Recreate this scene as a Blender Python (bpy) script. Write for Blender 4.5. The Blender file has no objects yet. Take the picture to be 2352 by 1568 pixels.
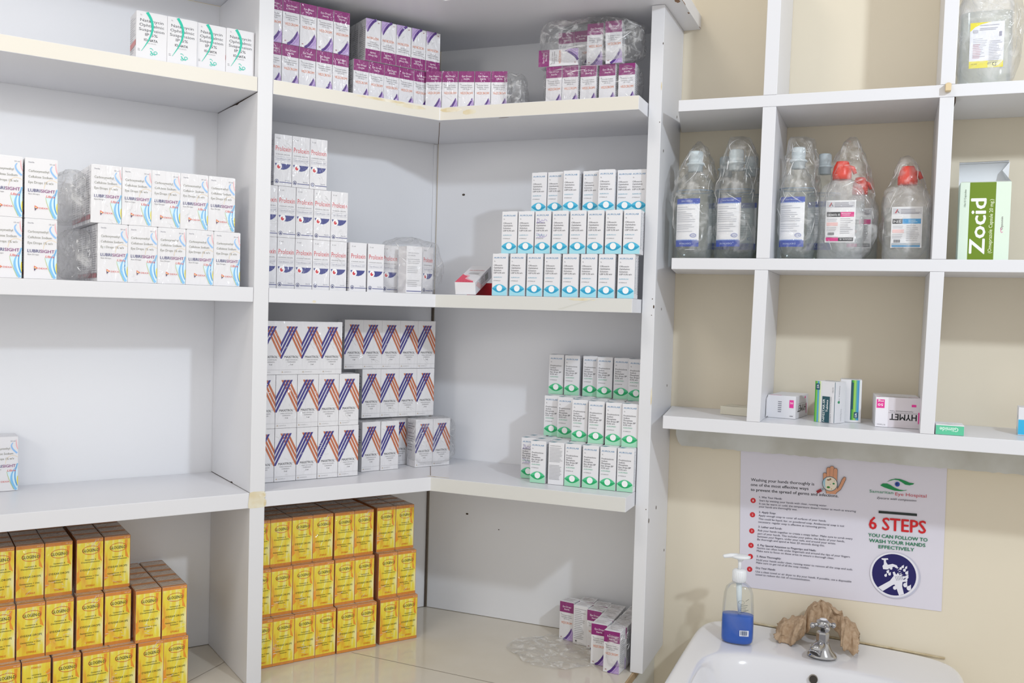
import bpy, bmesh, math, random
from math import sin, cos, pi, radians, sqrt
from mathutils import Vector, Matrix, noise
random.seed(7)
S = bpy.context.scene
COL = S.collection
PHI = 2.164                      # angle of the left wall seen from the corner
# ------------------------------------------------------------------ camera
cam = bpy.data.cameras.new('camera'); camo = bpy.data.objects.new('camera', cam); COL.objects.link(camo)
yaw, pit, rol, F = -0.3839, -0.0333, 0.0287, 2123.9
fw = Vector((sin(yaw)*cos(pit), cos(yaw)*cos(pit), sin(pit)))
rt = Vector((cos(yaw), -sin(yaw), 0)); up = rt.cross(fw)
rt2 = cos(rol)*rt+sin(rol)*up; up2 = -sin(rol)*rt+cos(rol)*up
m = Matrix((rt2, up2, -fw)).transposed().to_4x4(); m.translation = (0.7823, -1.5429, 0.2758)
camo.matrix_world = m
cam.sensor_width = 36; cam.lens = 36*F/2352; cam.clip_start = .01; cam.clip_end = 60
S.camera = camo
# ------------------------------------------------------------------ world, lamps, exposure
S.view_settings.view_transform = 'Standard'; S.view_settings.look = 'None'
S.view_settings.gamma = 1; S.view_settings.exposure = 0.0; S.view_settings.use_curve_mapping = False
W = bpy.data.worlds.new('world'); S.world = W; W.use_nodes = True
nt = W.node_tree; bgn = nt.nodes['Background']
tc = nt.nodes.new('ShaderNodeTexCoord'); sx = nt.nodes.new('ShaderNodeSeparateXYZ'); nt.links.new(tc.outputs['Generated'], sx.inputs[0])
rp = nt.nodes.new('ShaderNodeValToRGB'); nt.links.new(sx.outputs['Z'], rp.inputs[0])
rp.color_ramp.elements[0].position = 0.0; rp.color_ramp.elements[0].color = (1.10, 1.07, 1.03, 1)
rp.color_ramp.elements[1].position = .8; rp.color_ramp.elements[1].color = (.84, .82, .79, 1)
nt.links.new(rp.outputs[0], bgn.inputs[0]); bgn.inputs[1].default_value = .80
def lamp(name, loc, target, power, color, size, shape='DISK', sy=None):
    l = bpy.data.lights.new(name, 'AREA'); l.energy = power; l.color = color; l.size = size; l.shape = shape
    if sy: l.shape = 'RECTANGLE'; l.size_y = sy
    o = bpy.data.objects.new(name, l); COL.objects.link(o); o.location = loc
    o.rotation_euler = (Vector(target)-Vector(loc)).to_track_quat('-Z', 'Y').to_euler(); return o
lamp('key_lamp', (1.45, -1.10, .93), (.25, -.15, .15), 8.2, (.83, .91, 1.0), .07)
lamp('ceiling_lamp', (-.05, -1.75, 1.75), (-.2, -.5, .4), 6, (1.0, .92, .82), .5)
fl_ = lamp('left_bay_fill', (.95, -2.45, .75), (-.46, -.62, .50), .36, (1.0, .97, .935), .5); fl_.data.spread = radians(58)  # added soft fill that lifts the left bays, no fitting of its own
wfl_ = lamp('upper_left_warm_fill', (-.15, -2.15, .80), (-.42, -.60, .60), .62, (1.0, .95, .87), .35); wfl_.data.spread = radians(50)  # unseen warm fill added to brighten the upper left bay, no actual window
if hasattr(S, 'cycles'): S.cycles.transparent_max_bounces = 40

# ------------------------------------------------------------------ materials
def lin(c):
    if isinstance(c, str):
        c = c.lstrip('#'); c = [int(c[i:i+2], 16)/255 for i in (0, 2, 4)]
    return tuple((x/12.92 if x <= .04045 else ((x+.055)/1.055)**2.4) for x in c)+(1,)
MATS = {}
def mat(name, color='#ffffff', rough=.5, spec=.5, metal=0, coat=0, wrap=False, bump=None, mottled=None):
    if name in MATS: return MATS[name]
    M = bpy.data.materials.new(name); M.use_nodes = True; MATS[name] = M
    n = M.node_tree.nodes; k = M.node_tree.links; b = n['Principled BSDF']
    b.inputs['Base Color'].default_value = lin(color); b.inputs['Roughness'].default_value = rough
    b.inputs['Specular IOR Level'].default_value = spec; b.inputs['Metallic'].default_value = metal
    b.inputs['Coat Weight'].default_value = coat
    t = n.new('ShaderNodeTexCoord')
    if mottled:
        nz = n.new('ShaderNodeTexNoise'); nz.inputs['Scale'].default_value = mottled[1]; nz.inputs['Detail'].default_value = 6
        k.new(t.outputs['Object'], nz.inputs['Vector'])
        r = n.new('ShaderNodeValToRGB'); r.color_ramp.elements[0].position = .35; r.color_ramp.elements[1].position = .65
        r.color_ramp.elements[0].color = lin(mottled[0]); r.color_ramp.elements[1].color = lin(color)
        k.new(nz.outputs['Fac'], r.inputs[0]); k.new(r.outputs[0], b.inputs['Base Color'])
    if bump:
        nz = n.new('ShaderNodeTexNoise'); nz.inputs['Scale'].default_value = bump[0]; nz.inputs['Detail'].default_value = 4
        k.new(t.outputs['Object'], nz.inputs['Vector'])
        bm_ = n.new('ShaderNodeBump'); bm_.inputs['Strength'].default_value = bump[1]; bm_.inputs['Distance'].default_value = .002
        k.new(nz.outputs['Fac'], bm_.inputs['Height']); k.new(bm_.outputs[0], b.inputs['Normal'])
    if wrap: add_wrap(M)
    return M
def add_wrap(M):
    # a tight, creased clear film: a coat with its own crumpled normal
    n = M.node_tree.nodes; k = M.node_tree.links; b = n['Principled BSDF']
    b.inputs['Coat Weight'].default_value = .85; b.inputs['Coat Roughness'].default_value = .13
    t = n.new('ShaderNodeTexCoord'); oi = n.new('ShaderNodeObjectInfo')
    ml = n.new('ShaderNodeMath'); ml.operation = 'MULTIPLY'; ml.inputs[1].default_value = 37.0; k.new(oi.outputs['Random'], ml.inputs[0])
    ad = n.new('ShaderNodeVectorMath'); ad.operation = 'ADD'; k.new(t.outputs['Object'], ad.inputs[0]); k.new(ml.outputs[0], ad.inputs[1])
    mp = n.new('ShaderNodeMapping'); mp.inputs['Rotation'].default_value = (0, .5, 0); mp.inputs['Scale'].default_value = (1.6, 1, .55)
    k.new(ad.outputs[0], mp.inputs[0])
    nz = n.new('ShaderNodeTexNoise'); nz.inputs['Scale'].default_value = 42; nz.inputs['Detail'].default_value = 2.5; nz.inputs['Distortion'].default_value = 1.6
    k.new(mp.outputs[0], nz.inputs['Vector'])
    bp = n.new('ShaderNodeBump'); bp.inputs['Strength'].default_value = .9; bp.inputs['Distance'].default_value = .011
    k.new(nz.outputs['Fac'], bp.inputs['Height']); k.new(bp.outputs[0], b.inputs['Coat Normal'])
def ink(c, wrap=False):
    return mat('ink_'+c.lstrip('#')+('_film' if wrap else ''), c, .45, .35, wrap=wrap)
LAM = mat('white_laminate', '#e1e2e7', .34, .45)
LAMB = mat('white_back_panel', '#eaecf1', .42, .35)
EDGE = mat('laminate_edge', '#e0e1e5', .4, .4)
CREAM = mat('cream_wall_paint', '#e3dac6', .62, .3, bump=(60, .08))
TILE = None
DARK = mat('dark_gap', '#3a2d26', .9, .1)
CHROME = mat('chrome', '#b9b9bb', .12, .5, metal=1)
CERAM = mat('white_ceramic', '#e6e6ea', .12, .5, coat=.6)
PLAS = mat('white_plastic', '#eef1f4', .35, .5)
CARD = mat('white_card', '#e6e6ea', .5, .35)
CARDW = mat('white_card_film', '#e4e4e8', .5, .35, wrap=True)
GREYC = mat('grey_card', '#c9c7c4', .7, .2)

def film(name, tint='#ffffff', haze=.05, k=1.0, scale=55, bumpd=.006, rough=.13):
    M = bpy.data.materials.new(name); M.use_nodes = True
    n = M.node_tree.nodes; l = M.node_tree.links; n.remove(n['Principled BSDF']); out = n['Material Output']
    tr = n.new('ShaderNodeBsdfTransparent'); tr.inputs[0].default_value = lin(tint)
    gl = n.new('ShaderNodeBsdfGlossy'); gl.inputs['Roughness'].default_value = rough
    df = n.new('ShaderNodeBsdfDiffuse'); df.inputs[0].default_value = (1, 1, 1, 1)
    t = n.new('ShaderNodeTexCoord'); nz = n.new('ShaderNodeTexNoise'); nz.inputs['Scale'].default_value = scale
    nz.inputs['Detail'].default_value = 3; nz.inputs['Distortion'].default_value = 1.5; l.new(t.outputs['Object'], nz.inputs['Vector'])
    bp = n.new('ShaderNodeBump'); bp.inputs['Strength'].default_value = 1; bp.inputs['Distance'].default_value = bumpd
    l.new(nz.outputs['Fac'], bp.inputs['Height']); l.new(bp.outputs[0], gl.inputs['Normal'])
    fr = n.new('ShaderNodeFresnel'); fr.inputs[0].default_value = 1.36
    mm = n.new('ShaderNodeMath'); mm.operation = 'MULTIPLY'; mm.inputs[1].default_value = k; mm.use_clamp = True; l.new(fr.outputs[0], mm.inputs[0])
    mn = n.new('ShaderNodeMath'); mn.operation = 'MINIMUM'; mn.inputs[1].default_value = .30; l.new(mm.outputs[0], mn.inputs[0]); mm = mn
    hr = n.new('ShaderNodeMapRange'); hr.inputs['From Min'].default_value = .48; hr.inputs['From Max'].default_value = .72; hr.inputs['To Min'].default_value = haze*.55; hr.inputs['To Max'].default_value = min(haze*4.5, .6); l.new(nz.outputs['Fac'], hr.inputs['Value'])
    m1 = n.new('ShaderNodeMixShader'); l.new(hr.outputs[0], m1.inputs[0]); l.new(tr.outputs[0], m1.inputs[1]); l.new(df.outputs[0], m1.inputs[2])
    m2 = n.new('ShaderNodeMixShader'); l.new(mm.outputs[0], m2.inputs[0]); l.new(m1.outputs[0], m2.inputs[1]); l.new(gl.outputs[0], m2.inputs[2])
    l.new(m2.outputs[0], out.inputs[0]); return M
FILM = film('clear_film', haze=.045)
FILMH = film('hazy_film', haze=.12)
BAGM = film('crumpled_bag_film', haze=.07, k=1.25, scale=38, bumpd=.01)
BOTM = film('clear_bottle_plastic', '#fcfdfd', haze=.05, k=1.0, scale=8, bumpd=.0005)
MILK = film('milky_bottle_plastic', '#fdfdfd', haze=.30, k=.8, scale=8, bumpd=.0006)
LIQ = film('clear_liquid', '#f6fafa', haze=.05, k=.6, scale=4, bumpd=.0003)

# ------------------------------------------------------------------ geometry helpers
UL = Vector((cos(PHI), -sin(PHI), 0)); NL = Vector((sin(PHI), cos(PHI), 0)); ROTL = pi-PHI
def L(a, d, z): v = UL*a+NL*d; return Vector((v.x, v.y, z))
class G:
    """collects geometry for ONE mesh object"""
    def __init__(s): s.v = []; s.f = []; s.m = []; s.sm = []; s.mats = []
    def mi(s, M):
        if M not in s.mats: s.mats.append(M)
        return s.mats.index(M)
    def add(s, vs, fs, M, smooth=False):
        o = len(s.v); s.v += [tuple(v) for v in vs]; i = s.mi(M)
        for f in fs: s.f.append([o+x for x in f]); s.m.append(i); s.sm.append(smooth)
    def box(s, x0, x1, y0, y1, z0, z1, M, bev=0, mats=None):
        bm = bmesh.new(); bmesh.ops.create_cube(bm, size=1)
        for v in bm.verts: v.co = Vector((x0+(v.co.x+.5)*(x1-x0), y0+(v.co.y+.5)*(y1-y0), z0+(v.co.z+.5)*(z1-z0)))
        if bev: bmesh.ops.bevel(bm, geom=bm.edges[:], offset=bev, segments=2, affect='EDGES', profile=.6)
        s.bm(bm, M)
    def bm(s, bm, M, smooth=False):
        bm.verts.ensure_lookup_table(); bm.verts.index_update()
        s.add([v.co for v in bm.verts], [[v.index for v in f.verts] for f in bm.faces], M, smooth); bm.free()
    def prism(s, pts, z0, z1, M, bev=0):
        bm = bmesh.new(); vs = [bm.verts.new((p[0], p[1], z0)) for p in pts]; f = bm.faces.new(vs)
        r = bmesh.ops.extrude_face_region(bm, geom=[f])
        for g in r['geom']:
            if isinstance(g, bmesh.types.BMVert): g.co.z = z1
        bmesh.ops.recalc_face_normals(bm, faces=bm.faces[:])
        if bev: bmesh.ops.bevel(bm, geom=bm.edges[:], offset=bev, segments=2, affect='EDGES', profile=.6)
        s.bm(bm, M)
    def loft(s, rings, M, smooth=True, cap0=True, cap1=True, close=True):
        n = len(rings[0]); o = len(s.v); vs = [p for r in rings for p in r]; fs = []
        for i in range(len(rings)-1):
            for j in range(n if close else n-1):
                a = i*n+j; b = i*n+(j+1) % n; fs.append([a, b, b+n, a+n])
        if cap0: fs.append(list(range(n))[::-1])
        if cap1: fs.append([(len(rings)-1)*n+j for j in range(n)])
        s.add(vs, fs, M, smooth)
    def lathe(s, prof, M, c=(0, 0, 0), seg=32, ey=1.0, sup=2.0, cap0=True, cap1=True):
        rings = []
        for r, z in prof:
            ring = []
            for j in range(seg):
                t = 2*pi*j/seg; ct, st = cos(t), sin(t)
                x = r*abs(ct)**(2/sup)*(1 if ct >= 0 else -1); y = r*ey*abs(st)**(2/sup)*(1 if st >= 0 else -1)
                ring.append((c[0]+x, c[1]+y, c[2]+z))
            rings.append(ring)
        s.loft(rings, M, True, cap0, cap1)
    def tube(s, pts, rad, M, seg=12):
        pts = [Vector(p) for p in pts]; rings = []
        for i, p in enumerate(pts):
            d = (pts[min(i+1, len(pts)-1)]-pts[max(i-1, 0)]).normalized()
            a = d.orthogonal().normalized() if i == 0 else (a-d*a.dot(d)).normalized()
            b = d.cross(a); r = rad[i] if isinstance(rad, (list, tuple)) else rad
            rings.append([p+a*r*cos(2*pi*j/seg)+b*r*sin(2*pi*j/seg) for j in range(seg)])
        s.loft(rings, M)
    def sphere(s, c, r, M, sc=(1, 1, 1), seg=16):
        rings = [[(c[0]+r*sc[0]*sin(pi*i/seg)*cos(2*pi*j/seg), c[1]+r*sc[1]*sin(pi*i/seg)*sin(2*pi*j/seg), c[2]-r*sc[2]*cos(pi*i/seg)) for j in range(seg)] for i in range(1, seg)]
        s.loft(rings, M)
    def mesh(s, name):
        me = bpy.data.meshes.new(name); me.from_pydata(s.v, [], s.f)
        for M in s.mats: me.materials.append(M)
        me.polygons.foreach_set('material_index', s.m); me.polygons.foreach_set('use_smooth', s.sm); me.update()
        return me
    def obj(s, name, parent=None, loc=None, rz=0):
        return mkobj(name, s.mesh(name), parent, loc, rz)
def mkobj(name, me, parent=None, loc=None, rz=0):
    o = bpy.data.objects.new(name, me); COL.objects.link(o)
    if parent: o.parent = parent
    if loc is not None: o.location = loc
    if rz: o.rotation_euler.z = rz
    return o
def tag(o, label, cat, group=None, kind=None):
    if label: o['label'] = label
    if cat: o['category'] = cat
    if group: o['group'] = group
    if kind: o['kind'] = kind
    if label:
        n = len(label.split()); assert 4 <= n <= 16, (n, label)
    return o
def thing(name, label, cat, loc=(0, 0, 0), rz=0, group=None):
    o = bpy.data.objects.new(name, None); COL.objects.link(o); o.location = loc; o.rotation_euler = (0, 0, rz); o.empty_display_size = .02
    return tag(o, label, cat, group)
def struct(o): o['kind'] = 'structure'; return o

# ---- text as flat geometry
TC = {}
def text2d(t, bold=0.0):
    key = (t, bold)
    if key in TC: return TC[key]
    c = bpy.data.curves.new('t', 'FONT'); c.body = t; c.size = 1; c.resolution_u = 2; c.offset = bold; c.fill_mode = 'FRONT'
    o = bpy.data.objects.new('t', c); me = bpy.data.meshes.new_from_object(o)
    vs = [(v.co.x, v.co.y) for v in me.vertices]; fs = [list(p.vertices) for p in me.polygons]
    bpy.data.objects.remove(o); bpy.data.meshes.remove(me); bpy.data.curves.remove(c)
    TC[key] = (vs, fs); return TC[key]
def hgt(): 
    v, _ = text2d('H'); return max(p[1] for p in v)
CAPH = hgt()
class Art:
    """prints flat shapes (in mm, u right, v down) just off a face"""
    def __init__(s, g, o, U, V, N, wrap=False, off=.10):
        s.g = g; s.o = Vector(o); s.U = Vector(U); s.V = Vector(V); s.N = Vector(N); s.k = off; s.wrap = wrap
    def P(s, u, v): return s.o+s.U*(u*.001)+s.V*(v*.001)+s.N*(s.k*.001)
    def ink(s, c): return c if not isinstance(c, str) else ink(c, s.wrap)
    def poly(s, pts, c, smooth=False):
        s.k += .02; s.g.add([s.P(*p) for p in pts], [list(range(len(pts)))], s.ink(c))
    def rect(s, u0, v0, u1, v1, c): s.poly([(u0, v0), (u0, v1), (u1, v1), (u1, v0)], c)
    def ell(s, cu, cv, ru, rv, c, n=24, a0=0, a1=2*pi):
        full = abs(a1-a0-2*pi) < 1e-6
        s.poly([(cu+ru*cos(a0+(a1-a0)*i/(n if full else n-1)), cv+rv*sin(a0+(a1-a0)*i/(n if full else n-1))) for i in range(n)], c)
    def ring(s, cu, cv, ru, rv, w, c, n=28, a0=0, a1=2*pi):
        s.k += .02; vs = []; fs = []
        for i in range(n+1):
            t = a0+(a1-a0)*i/n; vs += [s.P(cu+ru*cos(t), cv+rv*sin(t)), s.P(cu+(ru-w)*cos(t), cv+(rv-w)*sin(t))]
        for i in range(n): fs.append([2*i, 2*i+1, 2*i+3, 2*i+2])
        s.g.add(vs, fs, s.ink(c))
    def band(s, pts, c):
        """pts: (u, v, halfwidth) along a stroke"""
        s.k += .02; vs = []; fs = []
        for i, (u, v, w) in enumerate(pts):
            a = pts[max(i-1, 0)]; b = pts[min(i+1, len(pts)-1)]; du, dv = b[0]-a[0], b[1]-a[1]; l = math.hypot(du, dv) or 1
            nu, nv = -dv/l*w, du/l*w; vs += [s.P(u+nu, v+nv), s.P(u-nu, v-nv)]
        for i in range(len(pts)-1): fs.append([2*i, 2*i+1, 2*i+3, 2*i+2])
        s.g.add(vs, fs, s.ink(c))
    def curve(s, ctrl, w0, w1, c, n=14, wm=None):
        """bezier-like stroke through 3 or 4 control points"""
        out = []
        for i in range(n+1):
            t = i/n; q = list(ctrl)
            while len(q) > 1: q = [(a[0]*(1-t)+b[0]*t, a[1]*(1-t)+b[1]*t) for a, b in zip(q, q[1:])]
            w = w0*(1-t)+w1*t
            if wm is not None: w = (w0*(1-t)+wm*t)*(1-t)+(wm*(1-t)+w1*t)*t
            out.append((q[0][0], q[0][1], max(w, .02)))
        s.band(out, c)
    def text(s, t, u0, u1, v, cap, c, bold=0.0, shear=0.0, rot=0, dv=0, mirror=False):
        """text fitted to u0..u1, baseline v (mm), cap height cap; rot 90: reads upward, u/v swap; rot 180: upside down"""
        if bold > 0:
            q = bold*cap/CAPH*.75
            sgn = -1 if rot in (180, 90) else 1
            for e in (-q, q, 0):
                if rot in (0, 180): s.text(t, u0+e, u1+e, v, cap, c, 0, shear, rot)
                else: s.text(t, u0+e, u1+e, v, cap, c, 0, shear, rot)
                s.k -= .014
            for e in (-q*.6, q*.6): s.text(t, u0, u1, v+e, cap, c, 0, shear, rot); s.k -= .014
            s.k += .02; return
        vs, fs = text2d(t, 0); s.k += .02
        xs = [p[0] for p in vs]; x0, x1 = min(xs), max(xs); kx = (abs(u1-u0))/max(x1-x0, 1e-6); ky = cap/CAPH
        out = []
        for x, y in vs:
            X = (x-x0)*kx; Y = y*ky; X += Y*shear
            if rot == 0: q = (u0+X, v-Y+dv*(X/max(abs(u1-u0), 1e-6)))
            elif rot == 180: q = (u1-X, v+Y)
            elif rot == 90: q = (v-Y, u1-X)            # u0..u1 are v-range, v is u of baseline
            else: q = (v+Y, u0+X)
            out.append(s.P(*q))
        s.g.add(out, fs, s.ink(c))
    def lines(s, u0, u1, vs, h, c, rag=.25):
        r = random.Random(int(u0*10+vs[0]*7))
        for v in vs: s.rect(u0, v, u1-(u1-u0)*rag*r.random(), v+h, c)
def front(g, w, h, d, wrap=False): return Art(g, (-w/2, -d/2, h), (1, 0, 0), (0, 0, -1), (0, -1, 0), wrap)
def left(g, w, h, d, wrap=False): return Art(g, (-w/2, d/2, h), (0, -1, 0), (0, 0, -1), (-1, 0, 0), wrap)
def right(g, w, h, d, wrap=False): return Art(g, (w/2, -d/2, h), (0, 1, 0), (0, 0, -1), (1, 0, 0), wrap)
def top(g, w, h, d, wrap=False): return Art(g, (-w/2, d/2, h), (1, 0, 0), (0, -1, 0), (0, 0, 1), wrap)
def bottom(g, w, h, d, wrap=False): return Art(g, (-w/2, -d/2, 0), (1, 0, 0), (0, 1, 0), (0, 0, -1), wrap)

# ================================================================== SETTING
def wallslab(name, pts, z0, z1, M):
    g = G(); g.prism(pts, z0, z1, M); return struct(g.obj(name))
FZ = -1.18
wallslab('wall_right', [(-.02, 0), (2.4, 0), (2.4, .12), (-.1, .12)], FZ, 1.9, CREAM)
wallslab('wall_left', [tuple(L(-.06, -.012, 0))[:2], tuple(L(2.6, -.012, 0))[:2], tuple(L(2.6, -.13, 0))[:2], tuple(L(-.1, -.13, 0))[:2]], FZ, 1.9, CREAM)
def tilemat():
    M = mat('glossy_cream_tile', '#d9d3c8', .09, .5, mottled=('#d3ccbf', 9)); return M
TILE = tilemat()
g = G(); g.prism([(-.4, .12), (2.4, .12), (2.4, -3.2), (-2.2, -3.2)], FZ-.05, FZ, mat('floor_tile', '#e4dfd6', .2, .5, mottled=('#d9d3c8', 5))); struct(g.obj('floor'))

# ================================================================== CORNER SHELVING
Z = dict(z0=.7483, z1t=.6, z1b=.579, z2t=.2988, z2b=.2777, z3t=0.0, z3b=-.0224, zc=-.2847)
dL, dR, A1, TP, X2, T2, dP = .1935, .1958, .3828, .0221, .4312, .0202, .1415
def inner(dl, dr):
    n = NL*dl; s = (-dr-n.y)/UL.y; q = n+UL*s; return (q.x, q.y)
def xy(v): return (v.x, v.y)
unit = thing('corner_shelving', 'white laminate corner shelving unit stacked with eye drop cartons', 'shelving')
def part(g, name, parent=unit, label=None):
    o = g.obj(name, parent)
    if label: o['label'] = label
    return o
g = G(); g.prism([xy(L(-.004, -.012, 0)), xy(L(1.5, -.012, 0)), xy(L(1.5, 0, 0)), xy(L(0, 0, 0))], Z['zc']+.001, Z['z0'], LAMB); part(g, 'back_panel')
g = G(); g.prism([(.003, -.003), (X2-.0005, -.003), (X2-.0005, -.0003), (.003, -.0003)], Z['zc']+.001, Z['z0'], LAMB)
for px, pz, r in [(.0565, .485, .0035), (.081, -.10, .003), (.145, -.122, .0016), (.30, .05, .0012)]:
    a = Art(g, (px, -.003, pz), (1, 0, 0), (0, 0, -1), (0, -1, 0)); a.ell(0, 0, r*900, r*600, '#4a4038', 8)
part(g, 'back_panel')
g = G(); g.prism([(.0, -.004), (-.0035, -.009), (-.0075, -.004), (-.004, -.001)], Z['z2t']+.0005, Z['z1b']-.001, LAMB, 0)
part(g, 'corner_strip')
g = G(); a = Vector((.003, -.004, 0)); g.tube([L(.0035, .0025, Z['zc']+.001), L(.0035, .0025, Z['z2b']-.001)], .0019, mat('corner_gap_brown', '#6e645c', .9, .1), 6); part(g, 'corner_gap')  # grey-brown strip along the joint of the two back panels
EDGE_OFFW = mat('off_white_edge_band', '#d9d9d5', .4, .4); EDGE_CREAM = mat('cream_edge_band', '#e1ddd3', .4, .4)  # off-white bands laid over shelf fronts, creamier on the highest shelf
def shelf(zt, zb, dl=dL, dr=dR, stain=None):
    # left bay
    g = G(); g.prism([xy(L(A1+TP+.0004, .0005, 0)), xy(L(1.45, .0005, 0)), xy(L(1.45, dl, 0)), xy(L(A1+TP+.0004, dl, 0))], zb, zt, LAM, .0008)
    if zt > .5: a = Art(g, L(1.4, dl, zt), -UL, (0, 0, -1), NL, off=.01); a.rect(0, .6, (1.4-A1-TP)*1000-.8, (zt-zb)*1000-.6, EDGE_CREAM if zt > .5 else EDGE_OFFW)
    part(g, 'shelf')
    g = G(); i = inner(dl, dr)
    g.prism([xy(L(A1-.0004, .0005, 0)), xy(L(A1-.0004, dl, 0)), i, (X2-.0012, -dr), (X2-.0012, -.0035), (.0035, -.0035), (.003, -.002)][::-1], zb, zt, LAM, .0008)
    # mitre seam under and over the corner
    n = Vector((.004, -.006, 0)); e = Vector((i[0], i[1], 0)); s_ = (e-n).normalized(); w = Vector((-s_.y, s_.x, 0))*.0005
    for zz in (zb-.0002, zt+.0002):
        p = [n+w, e*.93+n*.07+w, e*.93+n*.07-w, n-w]; g.add([(q.x, q.y, zz) for q in p], [[0, 1, 2, 3]], mat('mitre_seam', '#7a6656', .9, .1))
    a = Art(g, (i[0], i[1], zt), (1, 0, 0), (0, 0, -1), (0, -1, 0), off=.01); a.rect(.6, .6, (X2-.0018-i[0])*1000, (zt-zb)*1000-.6, EDGE_CREAM if zt > .5 else EDGE_OFFW)
    if zt > .5: a = Art(g, L(A1-.001, dl, zt), -UL, (0, 0, -1), NL, off=.01); a.rect(0, .6, 380 if False else (Vector((i[0], i[1], 0))-L(A1-.001, dl, 0)).length*1000-.6, (zt-zb)*1000-.6, EDGE_CREAM if zt > .5 else EDGE_OFFW)
    if stain: stain(g, i)
    return part(g, 'shelf')
STN = mat('glue_stain', '#d9caa4', .6, .3, mottled=('#ebe6d8', 60))
STL = mat('glue_stain_pale', '#e4dfcc', .6, .3, mottled=('#dccfae', 60))
def blob(art, cu, cv, ru, rv, M, seed=0, n=22):
    r = random.Random(seed); ph = r.random()*9
    art.poly([(cu+ru*cos(2*pi*i/n)*(1+.25*noise.noise(Vector((cos(2*pi*i/n)*2+ph, sin(2*pi*i/n)*2, seed)))), cv+rv*sin(2*pi*i/n)*(1+.35*noise.noise(Vector((cos(2*pi*i/n)*2, ph+sin(2*pi*i/n)*2, seed+5))))) for i in range(n)], M)
def st1(g, i):
    a = Art(g, (i[0], i[1], Z['z1t']), (1, 0, 0), (0, 0, -1), (0, -1, 0)); blob(a, 20, 5, 19, 3.5, STN, 1); blob(a, 52, 10, 12, 4, STL, 2)
    a = Art(g, L(A1, dL, Z['z1t']), -UL, (0, 0, -1), NL); blob(a, 175, 3, 45, 2, STN, 3); blob(a, 225, 6, 26, 3, STL, 4)
    a = Art(g, (i[0], i[1]+.02, Z['z1b']), (1, 0, 0), (0, 1, 0), (0, 0, -1)); blob(a, 110, -16, 9, 1.5, mat('chipped_edge', '#8a6a50', .8), 5)
def st2(g, i):
    a = Art(g, (i[0], i[1], Z['z2t']), (1, 0, 0), (0, 0, -1), (0, -1, 0)); blob(a, 250, 3, 22, 1.8, STL, 8)
    a.poly([(210, 18.5), (218, 18.5), (272, 1.5), (268, 1.2)], '#d2d2cc')
    a = Art(g, L(A1, dL, Z['z2t']), -UL, (0, 0, -1), NL); blob(a, 70, 18, 3, 2, STN, 9)
def st3(g, i):
    a = Art(g, (i[0], i[1]+.01, Z['z3t']), (1, 0, 0), (0, -1, 0), (0, 0, 1)); blob(a, 10, 3, 22, 2.2, STN, 6); blob(a, 4, 4, 2.4, .8, mat('chipped_edge', '#8a6a50', .8), 7)
shelf(Z['z1t'], Z['z1b'], stain=st1); shelf(Z['z2t'], Z['z2b'], stain=st2); shelf(Z['z3t'], Z['z3b'], stain=st3)
# top board
g = G(); i = inner(.255, .255)
g.prism([xy(L(1.45, .0005, 0)), xy(L(1.45, .255, 0)), i, (.4795, -.255), (.4795, -.0005), (.003, -.0005)], Z['z0'], Z['z0']+.0222, LAM, .0006)
a = Art(g, (.4795, -.255, Z['z0']+.0222), (0, 1, 0), (0, 0, -1), (1, 0, 0))
CHIP = mat('chipped_edge', '#8a6a50', .8)
for k, (u, ru) in enumerate([(120, 9), (100, 12), (60, 7), (246, 5)]): blob(a, u, 21.6, ru, .9, CHIP, 20+k)
a = Art(g, (0, 0, Z['z0']), (1, 0, 0), (0, -1, 0), (0, 0, -1)); blob(a, 472, 150, 4, 8, CHIP, 31); blob(a, 477, 90, 1.4, 4, CHIP, 32)
part(g, 'top_board')
# divider (front edge faces into the room)
g = G(); g.prism([xy(L(A1, .0005, 0)), xy(L(A1+TP, .0005, 0)), xy(L(A1+TP, dL+.0006, 0)), xy(L(A1, dL+.0006, 0))], Z['zc']+.0006, Z['z0']-.0004, EDGE, .0008)
a = Art(g, L(A1+TP, dL+.0006, Z['z3t']), -UL, (0, 0, -1), NL)
a.poly([(-.5, -.5), (5, -1.5), (16, -1.2), (21.5, -.8), (23.6, 3), (23, 7), (21.8, 9), (24.5, 13), (24.2, 19), (21.8, 22.5), (10, 22.8), (0, 22.6), (-2, 22), (-2.4, 16)], STL)
blob(a, 18.5, 4.5, 4.5, 2.6, STN, 12); blob(a, 22.5, 16, 2, 5, STN, 13)
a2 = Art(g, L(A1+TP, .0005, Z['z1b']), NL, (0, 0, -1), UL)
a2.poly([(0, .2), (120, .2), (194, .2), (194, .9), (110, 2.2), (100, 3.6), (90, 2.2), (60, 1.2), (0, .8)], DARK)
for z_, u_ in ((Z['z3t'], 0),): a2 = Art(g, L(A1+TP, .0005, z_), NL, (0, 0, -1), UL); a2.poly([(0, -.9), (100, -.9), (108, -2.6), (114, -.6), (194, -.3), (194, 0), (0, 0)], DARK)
part(g, 'divider')
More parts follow.
